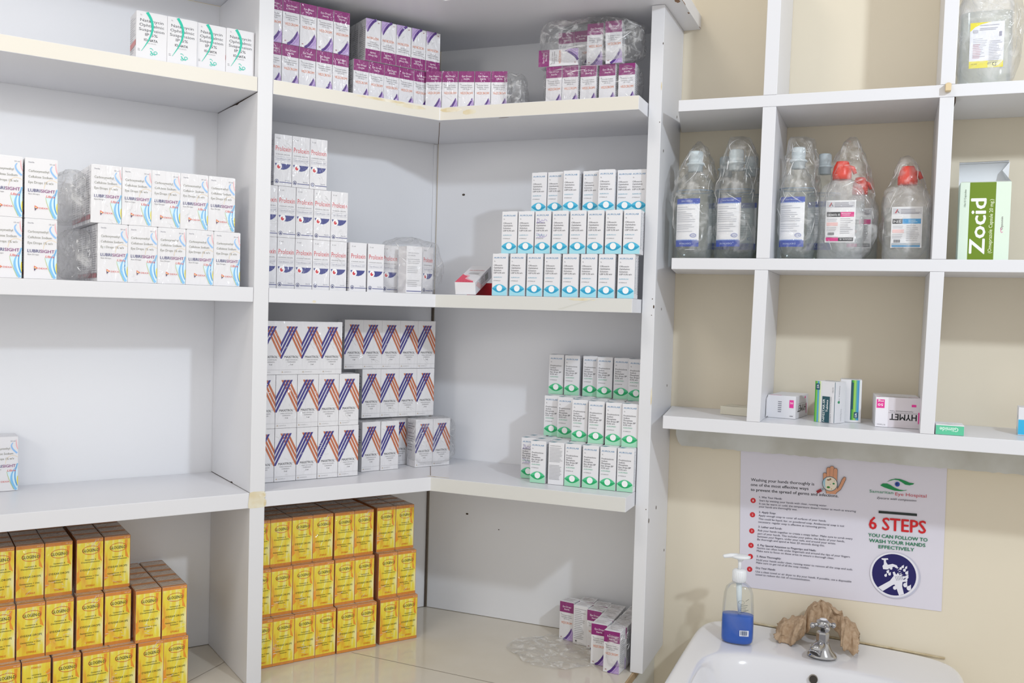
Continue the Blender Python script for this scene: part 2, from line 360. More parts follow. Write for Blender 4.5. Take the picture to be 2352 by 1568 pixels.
# end panel: its room edge and outer face are seen
g = G(); g.prism([(X2, -.0005), (X2, -dP), (X2+T2, -dP), (X2+T2, -.0005)], Z['zc']+.0006, Z['z0']-.0004, EDGE, .0008)
a = Art(g, (X2, -dP, 0), (1, 0, 0), (0, 0, -1), (0, -1, 0)); b = Art(g, (X2+T2, -dP, 0), (0, 1, 0), (0, 0, -1), (1, 0, 0))
for (u, v, ru, rv) in [(19.5, -689, .7, 1.8), (16, -300, .9, .9), (18.5, -288, 1.2, 2.8), (15.5, -275, .8, .7), (17, 26, .8, .9), (18, -570, .6, 1.2)]: a.ell(u, v, ru, rv, '#5a4c42', 8)
for (u, v, ru, rv) in [(22, -530, 2.2, 2.6), (110, -600, 2.2, 2.4), (130, -440, 2, 2), (45, -285, 2, 2.2), (105, -160, 2, 2.2), (8, 45, 3, 4), (55, 33, 2.6, 3.2), (125, 118, 2.5, 2.4)]: b.ell(u, v, ru, rv, '#5a4c42', 8)
blob(a, 19.5, -150, 1, 14, STN, 40); blob(a, 19, -625, .8, 6, STN, 41)
part(g, 'end_panel')

# counter the unit stands on
ctr = thing('tiled_counter', 'cream tiled counter under the white corner shelving', 'counter')
g = G(); i = inner(.62, .62); oc = [xy(L(1.5, -.0115, 0)), xy(L(1.5, .62, 0)), i, (.4345, -.62), (.4345, -.0006), (-.0, -.0006), xy(L(0.01, -.0115, 0))]
g.prism(oc, Z['zc']-.012, Z['zc'], TILE, .0006)
def seam(p, q, w=.0006):
    p = Vector(p); q = Vector(q); d = (q-p).normalized(); n_ = Vector((-d.y, d.x))*w
    g.add([(v.x, v.y, Z['zc']+.00015) for v in (p+n_, q+n_, q-n_, p-n_)], [[0, 1, 2, 3]], mat('grout', '#8c8378', .8))
seam((-.1517, -.4605), (-.1570, -.262)); seam((-.1517, -.4605), (-.146, -.86)); seam((.0, -.262), (.4345, -.282)); seam((-.1517-.02, -.46), (-.7, -.80))
seam((.262, -.274), (.262, -.62))
part(g, 'tile_top', ctr)
g = G(); g.prism([tuple(Vector(p)+Vector((0, 0))) for p in [xy(L(1.5, -.0115, 0)), xy(L(1.5, .6, 0)), inner(.6, .6), (.438, -.6), (.438, -.0008), xy(L(0.01, -.0115, 0))]], FZ+.0005, Z['zc']-.0125, mat('counter_side_paint', '#dcdcd6', .5, .4)); part(g, 'base', ctr)
g = G(); g.box(.4347, .4378, -.6, -.0008, Z['zc']-.012, Z['zc']-.0002, mat('tile_edge_trim', '#b49a78', .5)); part(g, 'edge_trim', ctr)

# ================================================================== CUBBY SHELVES ON THE CREAM WALL
cub = thing('cubby_shelves', 'white cubby shelves with open backs on the cream wall', 'shelving')
dG = .16; GZ = [(.104, .1235), (.3453, .362), (.5805, .5972)]; GX = [(.6035, .6225), (.8365, .8545), (1.080, 1.098)]
for k, (a_, b_) in enumerate(GZ):
    g = G()
    g.prism([(.4530, -.0005), ([.474, .479, .4815][k], -dG), (1.5, -dG), (1.5, -.0005)], a_, b_, LAM, .0007)
    cp = part(g, 'shelf', cub)
segs = [(.1237, .3451), (.3622, .5803), (.5974, .83)]
for x0, x1 in GX:
    for k, (a_, b_) in enumerate(segs):
        g = G(); lo, hi = [(-.0058, -.0020), (-.0006, .0008), (.0010, .0030)][k]
        g.box(x0, x1, -dG, -.0005, a_, b_, LAM, .0006); g.v = [(x+lo+(hi-lo)*(z-a_)/(b_-a_), y, z) for x, y, z in g.v]; part(g, 'upright', cub)
g = G(); pts = [(.466, .104), (.466, .078), (.470, .067), (.476, .0605)]
r = random.Random(5); x = .48
while x < 1.5: pts.append((x, .0605-(x-.48)*.004+r.uniform(-.0009, .0009))); x += .008
pts += [(1.5, .104)]
g.add([(p[0], -.022, p[1]) for p in pts]+[(p[0], -.0006, p[1]) for p in pts], [list(range(len(pts)))]+[[i, (i+1) % len(pts), (i+1) % len(pts)+len(pts), i+len(pts)] for i in range(len(pts))], mat('rough_batten_paint', '#cfd0cb', .7, .2, mottled=('#bdbcb3', 14)))
a = Art(g, (0, -.022, 0), (1, 0, 0), (0, 0, -1), (0, -1, 0))
for u, v in [(555, -99), (823, -95), (801, -98.5)]: a.ell(u, v, 2.4, 2.0, '#7d857f', 10)
part(g, 'wall_batten', cub)
g = G(); g.tube([(.847, -.160, .5955), (.8468, -.170, .5935)], [.0042, .0040], mat('beige_plug', '#dcc7a0', .6), 12)
g.box(.8432, .8505, -.1712, -.1605, .5865, .5965, mat('beige_plug', '#dcc7a0', .6), .001); part(g, 'wooden_plug', cub)
for gx0, gx1 in [(.8365, .8545)]:
    g = G(); a = Art(g, (gx1, -dG+.0003, .5803), (1, 0, 0), (0, 0, -1), (0, -1, 0)); g2 = Art(g, (.833, -dG+.05, .5801), (1, 0, 0), (0, -1, 0), (0, 0, -1))
    g.box(gx1+.0003, gx1+.0025, -dG+.001, -dG+.03, .5730, .5800, DARK); part(g, 'joint_gap', cub)
# ================================================================== CARTONS
KIND = {}
ORD = ['first', 'second', 'third', 'fourth', 'fifth', 'sixth', 'seventh', 'eighth', 'ninth', 'tenth']
def carton_body(w, h, d, M, bev=.0006):
    g = G(); g.box(-w/2, w/2, -d/2, d/2, 0, h, M, bev); return g
def flap_mesh(w, d, M, mark=None, h=0):
    """tuck-in lid: a thin panel with a small gap line along the front edge and side dust flaps"""
    g = G(); g.box(-w/2+.0012, w/2-.0012, -d/2+.0006, d/2-.001, -.0002, .0005, M, .0002)
    a = Art(g, (-w/2, d/2, .0005), (1, 0, 0), (0, -1, 0), (0, 0, 1), False, .02)
    W_, D_ = w*1000, d*1000
    a.rect(1.2, D_-1.3, W_-1.2, D_-1.0, '#6a625c')
    if mark: mark(a, W_, D_)
    return g.mesh('top_flap')
def kind(name, w, h, d, art, wrap=False, body=None, flap=None, objname='eye_drop_carton'):
    g = carton_body(w, h, d, body or (CARDW if wrap else CARD))
    art(g, w, h, d); KIND[name] = dict(me=g.mesh(objname), w=w, h=h, d=d, flap=flap, n=objname)
GR = '#77777c'; GL = '#a9a9ae'; DK = '#3c3c44'
def sidetext(a, w, h, c=GL, v0=6):
    a.lines(2, w-2, [v0+i*3.1 for i in range(int((h-v0-8)/3.1))], .9, c, .5)
def art_nat(g, w, h, d):
    a = front(g, w, h, d); W_, H_ = w*1000, h*1000; a.V = a.V*.93; a.U = a.U*1.045
    a.text('Natamycin', 4.8, 33.5, 14.2, 4.1, DK); a.text('Ophthalmic', 3.8, 34.4, 21, 4.1, DK); a.text('Suspension', 3.3, 34.6, 27.6, 4.1, DK)
    a.text('IP 5%', 11, 26.4, 34.4, 4.1, DK); a.text('IO-NATA', 9.8, 26.4, 41.8, 3.5, '#26262c', .015); a.text('EYE DROPS', 14, 24.5, 45.3, 1.6, GL)
    a.text('Rx', 5, 7, 6, 2, GL)
    a.curve([(13, 0.3), (24.5, 17), (21.5, 31), (6.5, 57)], 1.9, .2, '#1fc4a8', 20, 1.5)
    a.curve([(18, 55), (20, 60), (24, 60)], .7, .5, '#3fc6b2'); a.ring(24, 57, 2.4, 2.4, .9, '#3fc6b2'); a.curve([(17, 52), (19, 50), (21, 54)], .5, .3, '#3fc6b2'); a.ring(19, 60, 1.8, 1.6, .7, '#3fc6b2')
    a.text('EYE DROPS', 26, 36, 71, 1.4, GL); a.lines(2, 5, [54, 56], .5, GR)
    l = left(g, w, h, d); sidetext(l, d*1000, H_, '#b9b9bf'); l.poly([(3, 40), (d*1000-1, 38), (d*1000-1, 45), (3, 48)], '#d08a8a')
def art_lub(wrap):
    def f(g, w, h, d):
        a = front(g, w, h, d, wrap)
        a.text('Sterile', 3.8, 10.5, 6.2, 1.7, '#5a5a70'); a.text('10 ml', 28.5, 34.3, 7, 1.7, '#5a5a70')
        # ribbons
        a.poly([(23.5, 49), (26, 55), (29, 63), (33, 72), (36.4, 76), (37.8, 76), (37.8, 44), (35.5, 47), (34.5, 52), (34, 49), (30, 50)], '#d3ecf8')
        a.curve([(34.6, 44), (26.5, 55), (29.5, 66), (36, 75.5)], .3, 1.6, '#86c2ee', 14, 1.9); a.curve([(36.8, 38), (33, 52), (33.5, 62), (37.4, 70)], .3, .8, '#62a6de', 12, 1.0)
        a.curve([(37.6, 38), (36.6, 43), (36, 46)], .6, .2, '#8ec9ee')
        a.curve([(24, 49), (25, 58), (30, 68), (33, 75)], .25, .4, '#b9cf8a', 10); a.poly([(37.9, 55), (36.9, 57), (36.4, 62), (37, 67), (38, 70)], '#e6d95a')
        a.curve([(31.5, 8.5), (26.5, 13), (32, 19), (36.8, 23.5)], .5, 1.1, '#96c2f2', 14, 1.2); a.curve([(35.6, 4), (35, 12), (37.7, 18)], .2, .4, '#f2b6bd', 8, .9)
        a.curve([(22, 38), (23, 26), (31, 24), (37.5, 29)], .2, .25, '#efd9b0', 12)
        a.text('Carboxymethyl', 4, 27.6, 17.8, 3.0, '#8c8c80'); a.text('Cellulose Sodium', 4, 31.8, 25, 3.0, '#8c8c80'); a.text('Eye Drops 1% w/v', 4, 33, 32.2, 3.0, '#8c8c80')
        a.text('LUBRI', 3.8, 17.6, 43, 3.9, '#4b4a80', .012); a.text('SIGHT', 18.4, 35, 43, 3.9, '#8a3c80', .012)
        a.text('Eye Drops', 4.2, 17, 46.4, 1.6, GR); a.text('Ultra', 24.2, 34.6, 49.2, 3.0, '#e0554a', 0, .3)
        a.poly([(11.5, 60), (16.2, 62.8), (11.5, 66)], '#e0705a'); a.poly([(11.5, 63), (14, 63.4), (12, 67)], '#3c4470'); a.poly([(12.3, 61.6), (14.3, 62.8), (12.3, 64)], '#f2e6a0')
        a.text('DEXA', 17, 27, 64.2, 2.0, '#df6a62', .01)
        l = left(g, w, h, d, wrap); sidetext(l, d*1000, h*1000, '#9c9ca2'); l.rect(2, 66, d*1000-3, 72, '#b06a70')
    return f
def art_vez(wrap):
    def f(g, w, h, d):
        a = front(g, w, h, d, wrap)
        a.rect(.2, .2, 26.3, 18, '#8c2a74'); a.text('Eye Drops', 5.6, 21.5, 9.6, 2.7, '#f2e6f0', .01, .1); a.text('Sterile', 8.4, 18.4, 14, 2.7, '#f2e6f0', .01, .1)
        a.text('Cromolyn Sodium', 4, 22.5, 24, 1.9, GR); a.text('Ophthalmic Solution', 3.6, 23.4, 27.2, 1.9, GR); a.text('USP 2% w/v', 8, 19, 30.2, 1.8, GR)
        a.text('VEZCROM', 3.6, 24.0, 37.6, 3.5, '#e58a5e', .008)
        c = [(8, 65.8), (13, 61.5), (18, 55), (21.4, 48.5), (23.2, 43.2)]
        a.poly(c+[(26.2, 50), (26.2, 65.8)], '#b79fd0'); a.band([(c[0][0], c[0][1], 1.9), (13.6, 61.7, 1.9), (18.8, 55, 1.8), (22, 49, 1.4), (23.3, 44.4, .5)], '#543084')
        a.curve([(15, 65.6), (21, 60), (26, 52)], .5, .3, '#9c80c4'); a.text('5 ml', 20, 24.5, 63.4, 1.4, '#e8e0f2'); a.ell(4.5, 61, 1.6, .8, '#b08a8a', 8); a.text('Rx', 3, 5, 22, 1.6, GR)
        l = left(g, w, h, d, wrap); sidetext(l, d*1000, h*1000, '#8f8f94'); l.rect(4, 30, 14, 38, '#8f8f94')
        r = right(g, w, h, d, wrap); sidetext(r, d*1000, h*1000, '#a5a5aa'); t = top(g, w, h, d, wrap); t.lines(3, 23, [6, 10, 14, 18], .9, '#b0a4a4')
        b = bottom(g, w, h, d, wrap); b.lines(3, 23, [6, 11], .8, '#b0a4a4')
    return f
def art_vezback(g, w, h, d):
    a = front(g, w, h, d); sidetext(a, 26.5, 66, '#a9a9ae', 5); a.ell(6, 60, 1.6, 1.6, '#777777'); t = top(g, w, h, d); t.lines(3, 23, [6, 10, 14, 18], .9, '#b0a4a4')
def art_prol(wrap, back=False):
    def f(g, w, h, d):
        a = front(g, w, h, d, wrap)
        if back:
            a.text('CIPROFLOXACIN', 2, 22, 12, 1.8, '#9a9aa0'); a.text('EYE DROPS', 2, 16, 16, 1.8, '#9a9aa0'); a.lines(2, 25, [21, 24, 27, 33, 36, 39, 42], .9, '#b5b5ba'); a.lines(2, 24, [55, 58, 61, 64], .9, '#b5b5ba'); a.band([(1, 72.5, .5), (27.5, 72.5, .5)], '#3c4488'); return
        a.text('5 ml', 3, 9, 7, 1.9, GR); a.text('Proloxin', 2, 26.2, 25, 7.4, '#d2474c', .0, 0)
        a.text('EYE/EAR DROPS', 2.5, 24.5, 31, 1.5, GR, 0, .15)
        a.ring(14, 36.4, 12.3, 2.9, .25, '#8d92a8', 4, pi/4, 2*pi+pi/4) if False else None
        for p in ([(1.6, 33.6, .13), (26.6, 33.6, .13), (26.6, 39.2, .13), (1.6, 39.2, .13), (1.6, 33.6, .13)],): a.band(p, '#a5a9b8')
        a.text('Ciprofloxacin USP', 2.8, 25.6, 37.8, 2.2, '#9a9db0')
        a.poly([(1.3, 44), (26, 44), (24, 48), (20, 51.3), (15, 53), (9.5, 52.6), (5, 50), (2, 46.6)], '#4a4f8c')
        a.ell(7.6, 48.2, 4.6, 5.4, '#f4f4f6', 20); a.ell(7.2, 49, 2.6, 2.9, '#cf4a50', 16); a.ell(8.6, 47.3, 1.2, 1.3, '#f4f4f6', 10)
        a.ring(4.6, 71, 2.9, 3.1, .7, '#43487c', 18); a.poly([(4.6, 69), (3, 72.5), (6.2, 72.5)], '#43487c'); a.band([(8.6, 72, .45), (27.8, 72, .45)], '#3c4488'); a.text('Sterile', 17.5, 25, 69.8, 1.6, '#8d92a8')
        l = left(g, w, h, d, wrap); sidetext(l, d*1000, h*1000, '#c2c2c8'); l.rect(0, 71.5, d*1000, 72.4, '#3c4488')
        r = right(g, w, h, d, wrap); sidetext(r, d*1000, h*1000, '#b8b8be')
    return f
def art_auro(pal, txt, brand, back=False, pen=None):
    c1, c2, c3, c4 = pal
    def f(g, w, h, d):
        a = front(g, w, h, d)
        if back:
            a.text('COMPOSITION', 2.5, 20, 6, 1.5, GR, .01); a.lines(2, 24, [8+i*2.2 for i in range(11)], .7, '#a2a2a8'); a.lines(2, 24, [36+i*2.2 for i in range(11)], .7, '#a2a2a8'); return
        a.text('AUROLAB', 2.3, 22.6, 7.6, 2.3, '#3d84b4', .015, .15); a.text('Rx', 3.2, 5, 13, 2, GR)
        for i, t in enumerate(txt): a.text(t, 2.4, 2.4+min(21.4, len(t)*1.62), 19.6+i*(4.0 if len(txt) == 4 else 3.7), 2.4, '#55555c', .004, .12)
        v = 38.4
        a.text(brand, 2.4, 17, v, 1.7, c4, 0, .2); a.text('STERILE', 2.4, 14.5, v+5.2, 1.3, GR, 0, .1)
        a.rect(.3, 55.5, w*1000-.3, h*1000-.3, c1)
        n = 16; U = [(i/n) for i in range(n+1)]; x0, x1 = .5, w*1000-.5
        a.poly([(x0+(x1-x0)*t, 55.3-6.6*sin(pi*t)**.85) for t in U], c2); a.poly([(x0+(x1-x0)*t, 55.3+6.4*sin(pi*t)**.85) for t in U][::-1], c3)
        a.ell(w*500, 54.8, 4.8, 5.0, '#f4f5f6', 22)
        r = right(g, w, h, d); r.lines(2, 12, [5+i*2.4 for i in range(23)], .8, '#a9b2b8', .6); r.lines(18, 24, [4+i*2.4 for i in range(24)], .9, '#4c5660', .3)
        l = left(g, w, h, d); sidetext(l, 26, 66, '#b4b4ba')
        if pen: pen(a)
    return f
def pen_(a):
    r = random.Random(2)
    for v0, v1 in ((11, 18), (34, 41)):
        p = [(3+i*1.25, v0+(v1-v0)*r.random(), .2) for i in range(15)]; a.band(p, '#7a62c0')
        p = [(3+i*1.1, v1-1+1.6*r.random(), .18) for i in range(13)]; a.band(p, '#7a62c0')
def clip_l(pts, w):  # clip polygon to 0..w in u
    def cl(P, keep, cut):
        o = []
        for i in range(len(P)):
            a, b = P[i-1], P[i]
            if keep(a) != keep(b): o.append(cut(a, b))
            if keep(b): o.append(b)
        return o
    def cutat(u): return lambda a, b: (u, a[1]+(b[1]-a[1])*(u-a[0])/(b[0]-a[0]))
    P = cl(pts, lambda p: p[0] >= 0, cutat(0)); return cl(P, lambda p: p[0] <= w, cutat(w)) if P else P
def art_maxi(wrap):
    def f(g, w, h, d):
        a = front(g, w, h, d, wrap); W_ = w*1000; sl = 2.0
        for c, sgn, tops in (('#bd6a45', 1, (10.2, 15.4, 20.6)), ('#373083', -1, (25.2, 20.0, 14.8))):
            for t in tops:
                hw = 1.75
                P = [(t-hw, 8), (t+hw, 8), (t+hw+sgn*50/sl, 58), (t-hw+sgn*50/sl, 58)]
                P = clip_l(P, W_-.1)
                if P: a.poly(P if sgn > 0 else P, c)
        a.rect(0.1, 58.2, W_-.1, 60, '#f2f2f4') if False else None
        a.text('MAXITROL', 6.2, 28.5, 57, 3.4, '#3a3a40', .012); a.text('(R)', 29, 30.8, 54.6, 1.0, DK)
        a.text('STERILE OPHTHALMIC', 8, 27.5, 60.6, 1.4, GR); a.text('SUSPENSION', 11.5, 24, 64, 1.5, GR); a.text('5 ml', 15.5, 20, 68, 1.9, '#55555a', .01)
        a.band([(.3, 75.2, .1), (W_-.3, 75.2, .1)], '#9a9aa0'); a.poly([(2, 79.6), (3.2, 77.2), (4.4, 79.6)], '#b8a58a'); a.text('A NOVARTIS CO', 5.5, 17.5, 79.4, 1.3, '#a5a5aa')
        l = left(g, w, h, d, wrap); l.lines(3, d*1000-4, [8, 12, 16, 24, 30, 34, 38, 44, 48, 54], 1.2, '#8a8a8e', .4)
        r = right(g, w, h, d, wrap)
        for t in (10, 15, 20): r.poly([(t-1.7-8, 8), (t+1.7-8, 8), (t+10, 44), (t+6.6, 44)], '#3a2a60')
    return f
def glomat():
    M = bpy.data.materials.new('yellow_flame_print'); M.use_nodes = True; n = M.node_tree.nodes; k = M.node_tree.links; b = n['Principled BSDF']
    t = n.new('ShaderNodeTexCoord'); s = n.new('ShaderNodeSeparateXYZ'); k.new(t.outputs['Object'], s.inputs[0])
    nz = n.new('ShaderNodeTexNoise'); nz.inputs['Scale'].default_value = 52; mp = n.new('ShaderNodeMapping'); mp.inputs['Scale'].default_value = (1.6, 0, .28)
    mp.inputs['Rotation'].default_value = (0, .12, 0); k.new(t.outputs['Object'], mp.inputs[0]); k.new(mp.outputs[0], nz.inputs['Vector']); nz.inputs['Detail'].default_value = 2
    r = n.new('ShaderNodeValToRGB'); cr = r.color_ramp
    cr.elements[0].position = .30; cr.elements[0].color = lin('#e6982a'); cr.elements[1].position = .66; cr.elements[1].color = lin('#f6f4c0')
    e = cr.elements.new(.42); e.color = lin('#efcf28'); e = cr.elements.new(.52); e.color = lin('#f0e040'); k.new(nz.outputs['Fac'], r.inputs[0])
    k.new(r.outputs[0], b.inputs['Base Color']); b.inputs['Roughness'].default_value = .45; MATS['yellow_flame_print'] = M; add_wrap(M); return M
GLO = glomat()
def art_glo(inv=False):
    def f(g, w, h, d):
        a = front(g, w, h, d, True); W_ = w*1000; H_ = h*1000
        if inv: a.o = Vector((w/2, -d/2, 0)); a.U = Vector((-1, 0, 0)); a.V = Vector((0, 0, 1))
        a.rect(.15, .15, W_-.15, H_-.15, '#d98a34'); a.rect(.6, 5, W_-.6, 70, GLO)
        a.poly([(.7, 46), (4, 41), (3.4, 52), (6, 57), (.7, 62)], '#ee9a26'); a.poly([(27, 6), (31, 6), (29.5, 22), (33, 33), (28, 30)], '#ee9a26')
        a.curve([(20, 34), (17, 42), (14, 50)], .2, .9, '#f3ee9a'); a.curve([(24, 8), (23, 20), (22, 30)], .5, .3, '#f3ee9a')
        a.text('10 ml', 26, 33, 3.6, 1.8, '#f3dcc0', .01)
        a.ring(18.5, 16, 11.5, 6.3, .7, '#cf4424', 30); a.text('GLOGEN-D', 7.4, 28.6, 18.2, 4.0, '#29351c', .02)
        a.text('Gentamicin &', 10.5, 25, 30.2, 2.0, '#34401c', .008); a.text('Dexamethasone', 6.2, 30, 33.4, 2.0, '#34401c', .008)
        a.text('EYE/EAR DROPS', 5, 30.5, 44.6, 2.6, '#34401c', .004, .1); a.text('Gentamicine + Otic', 4.5, 29, 53.4, 2.0, '#34401c', .008); a.text('Solution', 11.5, 22.5, 56.6, 2.0, '#34401c', .008)
        a.text('STERILE', 12, 23.5, 67, 2.4, '#e0661c', .01, .1)
        t = top(g, w, h, d, True); t.rect(.3, .3, W_-.3, d*1000-4.6, '#b8a391'); t.rect(.1, d*1000-4.4, W_-.1, d*1000-.1, '#cc8647'); t.lines(5, 28, [9, 13], .8, '#a18a78')
        l = left(g, w, h, d, True); l.rect(.1, .1, d*1000-.1, H_-.1, '#c47a44'); r = right(g, w, h, d, True); r.rect(.1, .1, d*1000-.1, H_-.1, '#d9b04a')
    return f
def teal(a, W_, D_): a.poly([(1.6, D_-.1), (10, D_-.1), (13, D_-8), (4.5, D_-8)], '#3b8296')
kind('nat', .0402, .0650, .0385, art_nat, objname='natamycin_carton')
kind('lub', .0380, .0768, .037, art_lub(False), objname='lubricant_drop_carton')
kind('lubw', .0380, .0768, .037, art_lub(True), True, objname='lubricant_drop_carton')
kind('vez', .0265, .0658, .0265, art_vez(True), True, objname='purple_eye_drop_carton')
kind('vezd', .0265, .0658, .0265, art_vez(False), False, objname='purple_eye_drop_carton')
kind('vezb', .0265, .0658, .0265, art_vezback, False, objname='purple_eye_drop_carton')
kind('pro', .0280, .0776, .0285, art_prol(True), True, objname='antibiotic_drop_carton')
kind('prod', .0285, .0776, .0285, art_prol(False), False, objname='antibiotic_drop_carton')
kind('prob', .0285, .0760, .0285, art_prol(False, True), False, objname='antibiotic_drop_carton')
BLU = ('#a5dcea', '#4fb9dc', '#2b9ec6', '#5aa9c4'); GRN = ('#a6dcbf', '#4fc48c', '#22a868', '#56b492')
OF = ['Ofloxacin', 'Ophthalmic', 'Solution', 'USP 0.3% w/v']; PR = ['Prednisolone', 'Sodium', 'Phosphate', 'Eye drops BP', '0.5% w/v']
kind('blu', .0262, .0668, .0262, art_auro(BLU, OF, 'AUROFLOX'), objname='ofloxacin_carton')
kind('blup', .0262, .0668, .0262, art_auro(BLU, OF, 'AUROFLOX', pen=pen_), objname='ofloxacin_carton')
kind('grn', .0262, .0672, .0262, art_auro(GRN, PR, 'AUROPRED'), objname='prednisolone_carton')
kind('grnp', .0262, .0672, .0262, art_auro(GRN, PR, 'AUROPRED', pen=pen_), objname='prednisolone_carton')
kind('grnb', .0262, .0672, .0262, art_auro(GRN, PR, '', True), objname='prednisolone_carton')
kind('max', .0345, .0828, .030, art_maxi(True), True, objname='striped_drop_carton')
kind('glo', .0345, .0745, .0292, art_glo(), True, objname='yellow_drop_carton')
kind('gloi', .0345, .0745, .0292, art_glo(True), True, objname='yellow_drop_carton')
def orange(a, W_, D_): a.rect(1.2, D_-5, W_-1.2, D_-.2, '#cc8647'); a.rect(1.2, .6, W_-1.2, 3.4, '#c48a5a')
FL = {}
for k in ('nat', 'lub', 'lubw', 'blu', 'blup', 'grn', 'grnp', 'grnb', 'glo', 'gloi'):
    K = KIND[k]
    if k in ('glo', 'gloi'): me = flap_mesh(K['w'], K['d'], mat('tan_film_card', '#c4b09e', .5, wrap=True), orange)
    else: me = flap_mesh(K['w'], K['d'], CARD, teal if k[:3] in ('blu', 'grn') else None)
    K['flap'] = me
def creasemat():
    M = bpy.data.materials.new('film_crease'); M.use_nodes = True; n = M.node_tree.nodes; l = M.node_tree.links; n.remove(n['Principled BSDF'])
    tr = n.new('ShaderNodeBsdfTransparent'); gl = n.new('ShaderNodeBsdfGlossy'); gl.inputs['Roughness'].default_value = .28; df = n.new('ShaderNodeBsdfDiffuse'); df.inputs[0].default_value = (.95, .95, .97, 1)
    a = n.new('ShaderNodeMixShader'); a.inputs[0].default_value = .5; l.new(gl.outputs[0], a.inputs[1]); l.new(df.outputs[0], a.inputs[2])
    b = n.new('ShaderNodeMixShader'); b.inputs[0].default_value = .62; l.new(tr.outputs[0], b.inputs[1]); l.new(a.outputs[0], b.inputs[2]); l.new(b.outputs[0], n['Material Output'].inputs[0]); return M
CRM = creasemat()
def crease_mesh(w, h, d, seed):
    """raised creases of the tight clear film over a carton front"""
    r = random.Random(seed); g = G(); W_, H_ = w*1000, h*1000
    cl = [(r.uniform(.1, .9)*W_, r.uniform(.12, .9)*H_, r.uniform(-1.2, 1.9)) for _ in range(r.randint(1, 3))]
    for q in range(r.randint(4, 10)):
        cu, cv, an = r.choice(cl); an += r.uniform(-.35, .35); L_ = r.choice([2.5, 4, 6, 9, 15])*r.uniform(.7, 1.3); u = cu+r.gauss(0, 4); v = cv+r.gauss(0, 5); bend = r.uniform(-.5, .5); n_ = 7; row_ = []
        wd = r.uniform(.12, .42); ht = r.uniform(.25, .6)
        for i in range(n_+1):
            t = i/n_-.5; a2 = an+bend*t; x = u+L_*t*cos(a2); y = v+L_*t*sin(a2)
            x = min(max(x, .6), W_-.6); y = min(max(y, .6), H_-.6); e = sin(pi*(i/n_))
            nx, ny = -sin(a2), cos(a2); k = wd*e+.02
            row_ += [(-w/2+(x+nx*k)/1000, -d/2-.0004, h-(y+ny*k)/1000), (-w/2+x/1000, -d/2-.0004-ht*e/1000, h-y/1000), (-w/2+(x-nx*k)/1000, -d/2-.0004, h-(y-ny*k)/1000)]
        g.add(row_, [[3*i+c, 3*i+c+1, 3*i+c+4, 3*i+c+3] for i in range(n_) for c in (0, 1)], CRM, True)
    return g.mesh('shrink_film')
CR = {}
for k in ('vez', 'pro', 'lubw', 'max', 'glo', 'gloi'):
    K = KIND[k]; CR[k] = [crease_mesh(K['w'], K['h'], K['d'], 100*len(CR)+i) for i in range(9)]
def put(k, wall, a, d, z, label, cat='carton', group=None, yaw=0, flip=False, jit=True, tilt=0, roll=0):
    """a: coordinate of the left edge of the front, d: distance of the front from the wall"""
    K = KIND[k]; w, h, dp = K['w'], K['h'], K['d']
    if wall == 'L': c = L(a-w/2, d-dp/2, z); rz = ROTL
    else: c = Vector((a+w/2, -(d-dp/2), z)); rz = 0
    o = mkobj(K['n'], K['me']); 
    y_ = radians(yaw)+(radians(random.uniform(-.35, .35)) if jit else 0)
    if flip: o.rotation_euler = (0, pi, rz+y_); c = c+Vector((0, 0, h))
    else: o.rotation_euler = (radians(tilt), radians(roll), rz+y_)
    if flip:   # upside down but print still faces the room
        o.rotation_euler = (pi, 0, rz+y_+pi)
    o.location = c; tag(o, label, cat, group)
    if k in CR and jit is not None and 'hidden' not in label and 'row back' not in label and 'behind' not in label: mkobj('shrink_film', random.choice(CR[k]), o)
    if K['flap'] and not flip:
        f = mkobj('top_flap', K['flap'], o, (0, 0, h))
    return o
def row(k, wall, a0, pitch, n, d, z, desc, place, group, start=0, cat='carton', **kw):
    sgn = -1 if wall == 'L' else 1; out = []
    for i in range(n):
        out.append(put(k, wall, a0+sgn*pitch*i, d, z+.0002, '%s, %s from left %s' % (desc, ORD[i+start], place), cat, group, **kw))
    return out
E1 = .0004
# natamycin, top left
for i, a in enumerate([.5672, .5268, .4864, .4459]):
    put('nat', 'L', a, .178-(.002 if i == 2 else 0), Z['z1t']+E1, 'white carton with teal ribbon, %s from left on upper left shelf' % ORD[i], group='teal ribbon cartons on the upper left shelf')
# lubricant drops
T = Z['z2t']+E1
gq = 'white lubricant cartons with blue swirls'
for t in range(2):
    tn = ['lower', 'upper'][t]
    for i, a in enumerate([.7785, .7390, .6985]):
        put('lub', 'L', a, .177, T+t*.0774, 'white blue-swirl carton, %s tier of loose stack at left frame edge, %s from left' % (tn, ORD[i]), group=gq)
    for i in range(5):
        put('lubw', 'L', (.6122 if t == 0 else .6210)-i*.0382, .18, T+t*.0774, 'film-wrapped blue-swirl carton, %s from left in %s tier of wrapped block' % (ORD[i], tn), group=gq)
    for j in range(1, 4):
        put('lubw', 'L', (.6122 if t == 0 else .6210), .18-j*.0375, T+t*.0774, 'blue-swirl carton, %s behind left end of wrapped block, %s tier' % (ORD[j-1], tn), group=gq)
put('lub', 'L', .7262, .0375, Z['z3t']+E1, 'single blue-swirl lubricant carton alone on the lower left shelf')
put('lub', 'L', .7262+.0385, .0375, Z['z3t']+E1, 'blue-swirl carton at left frame edge of the lower left shelf')
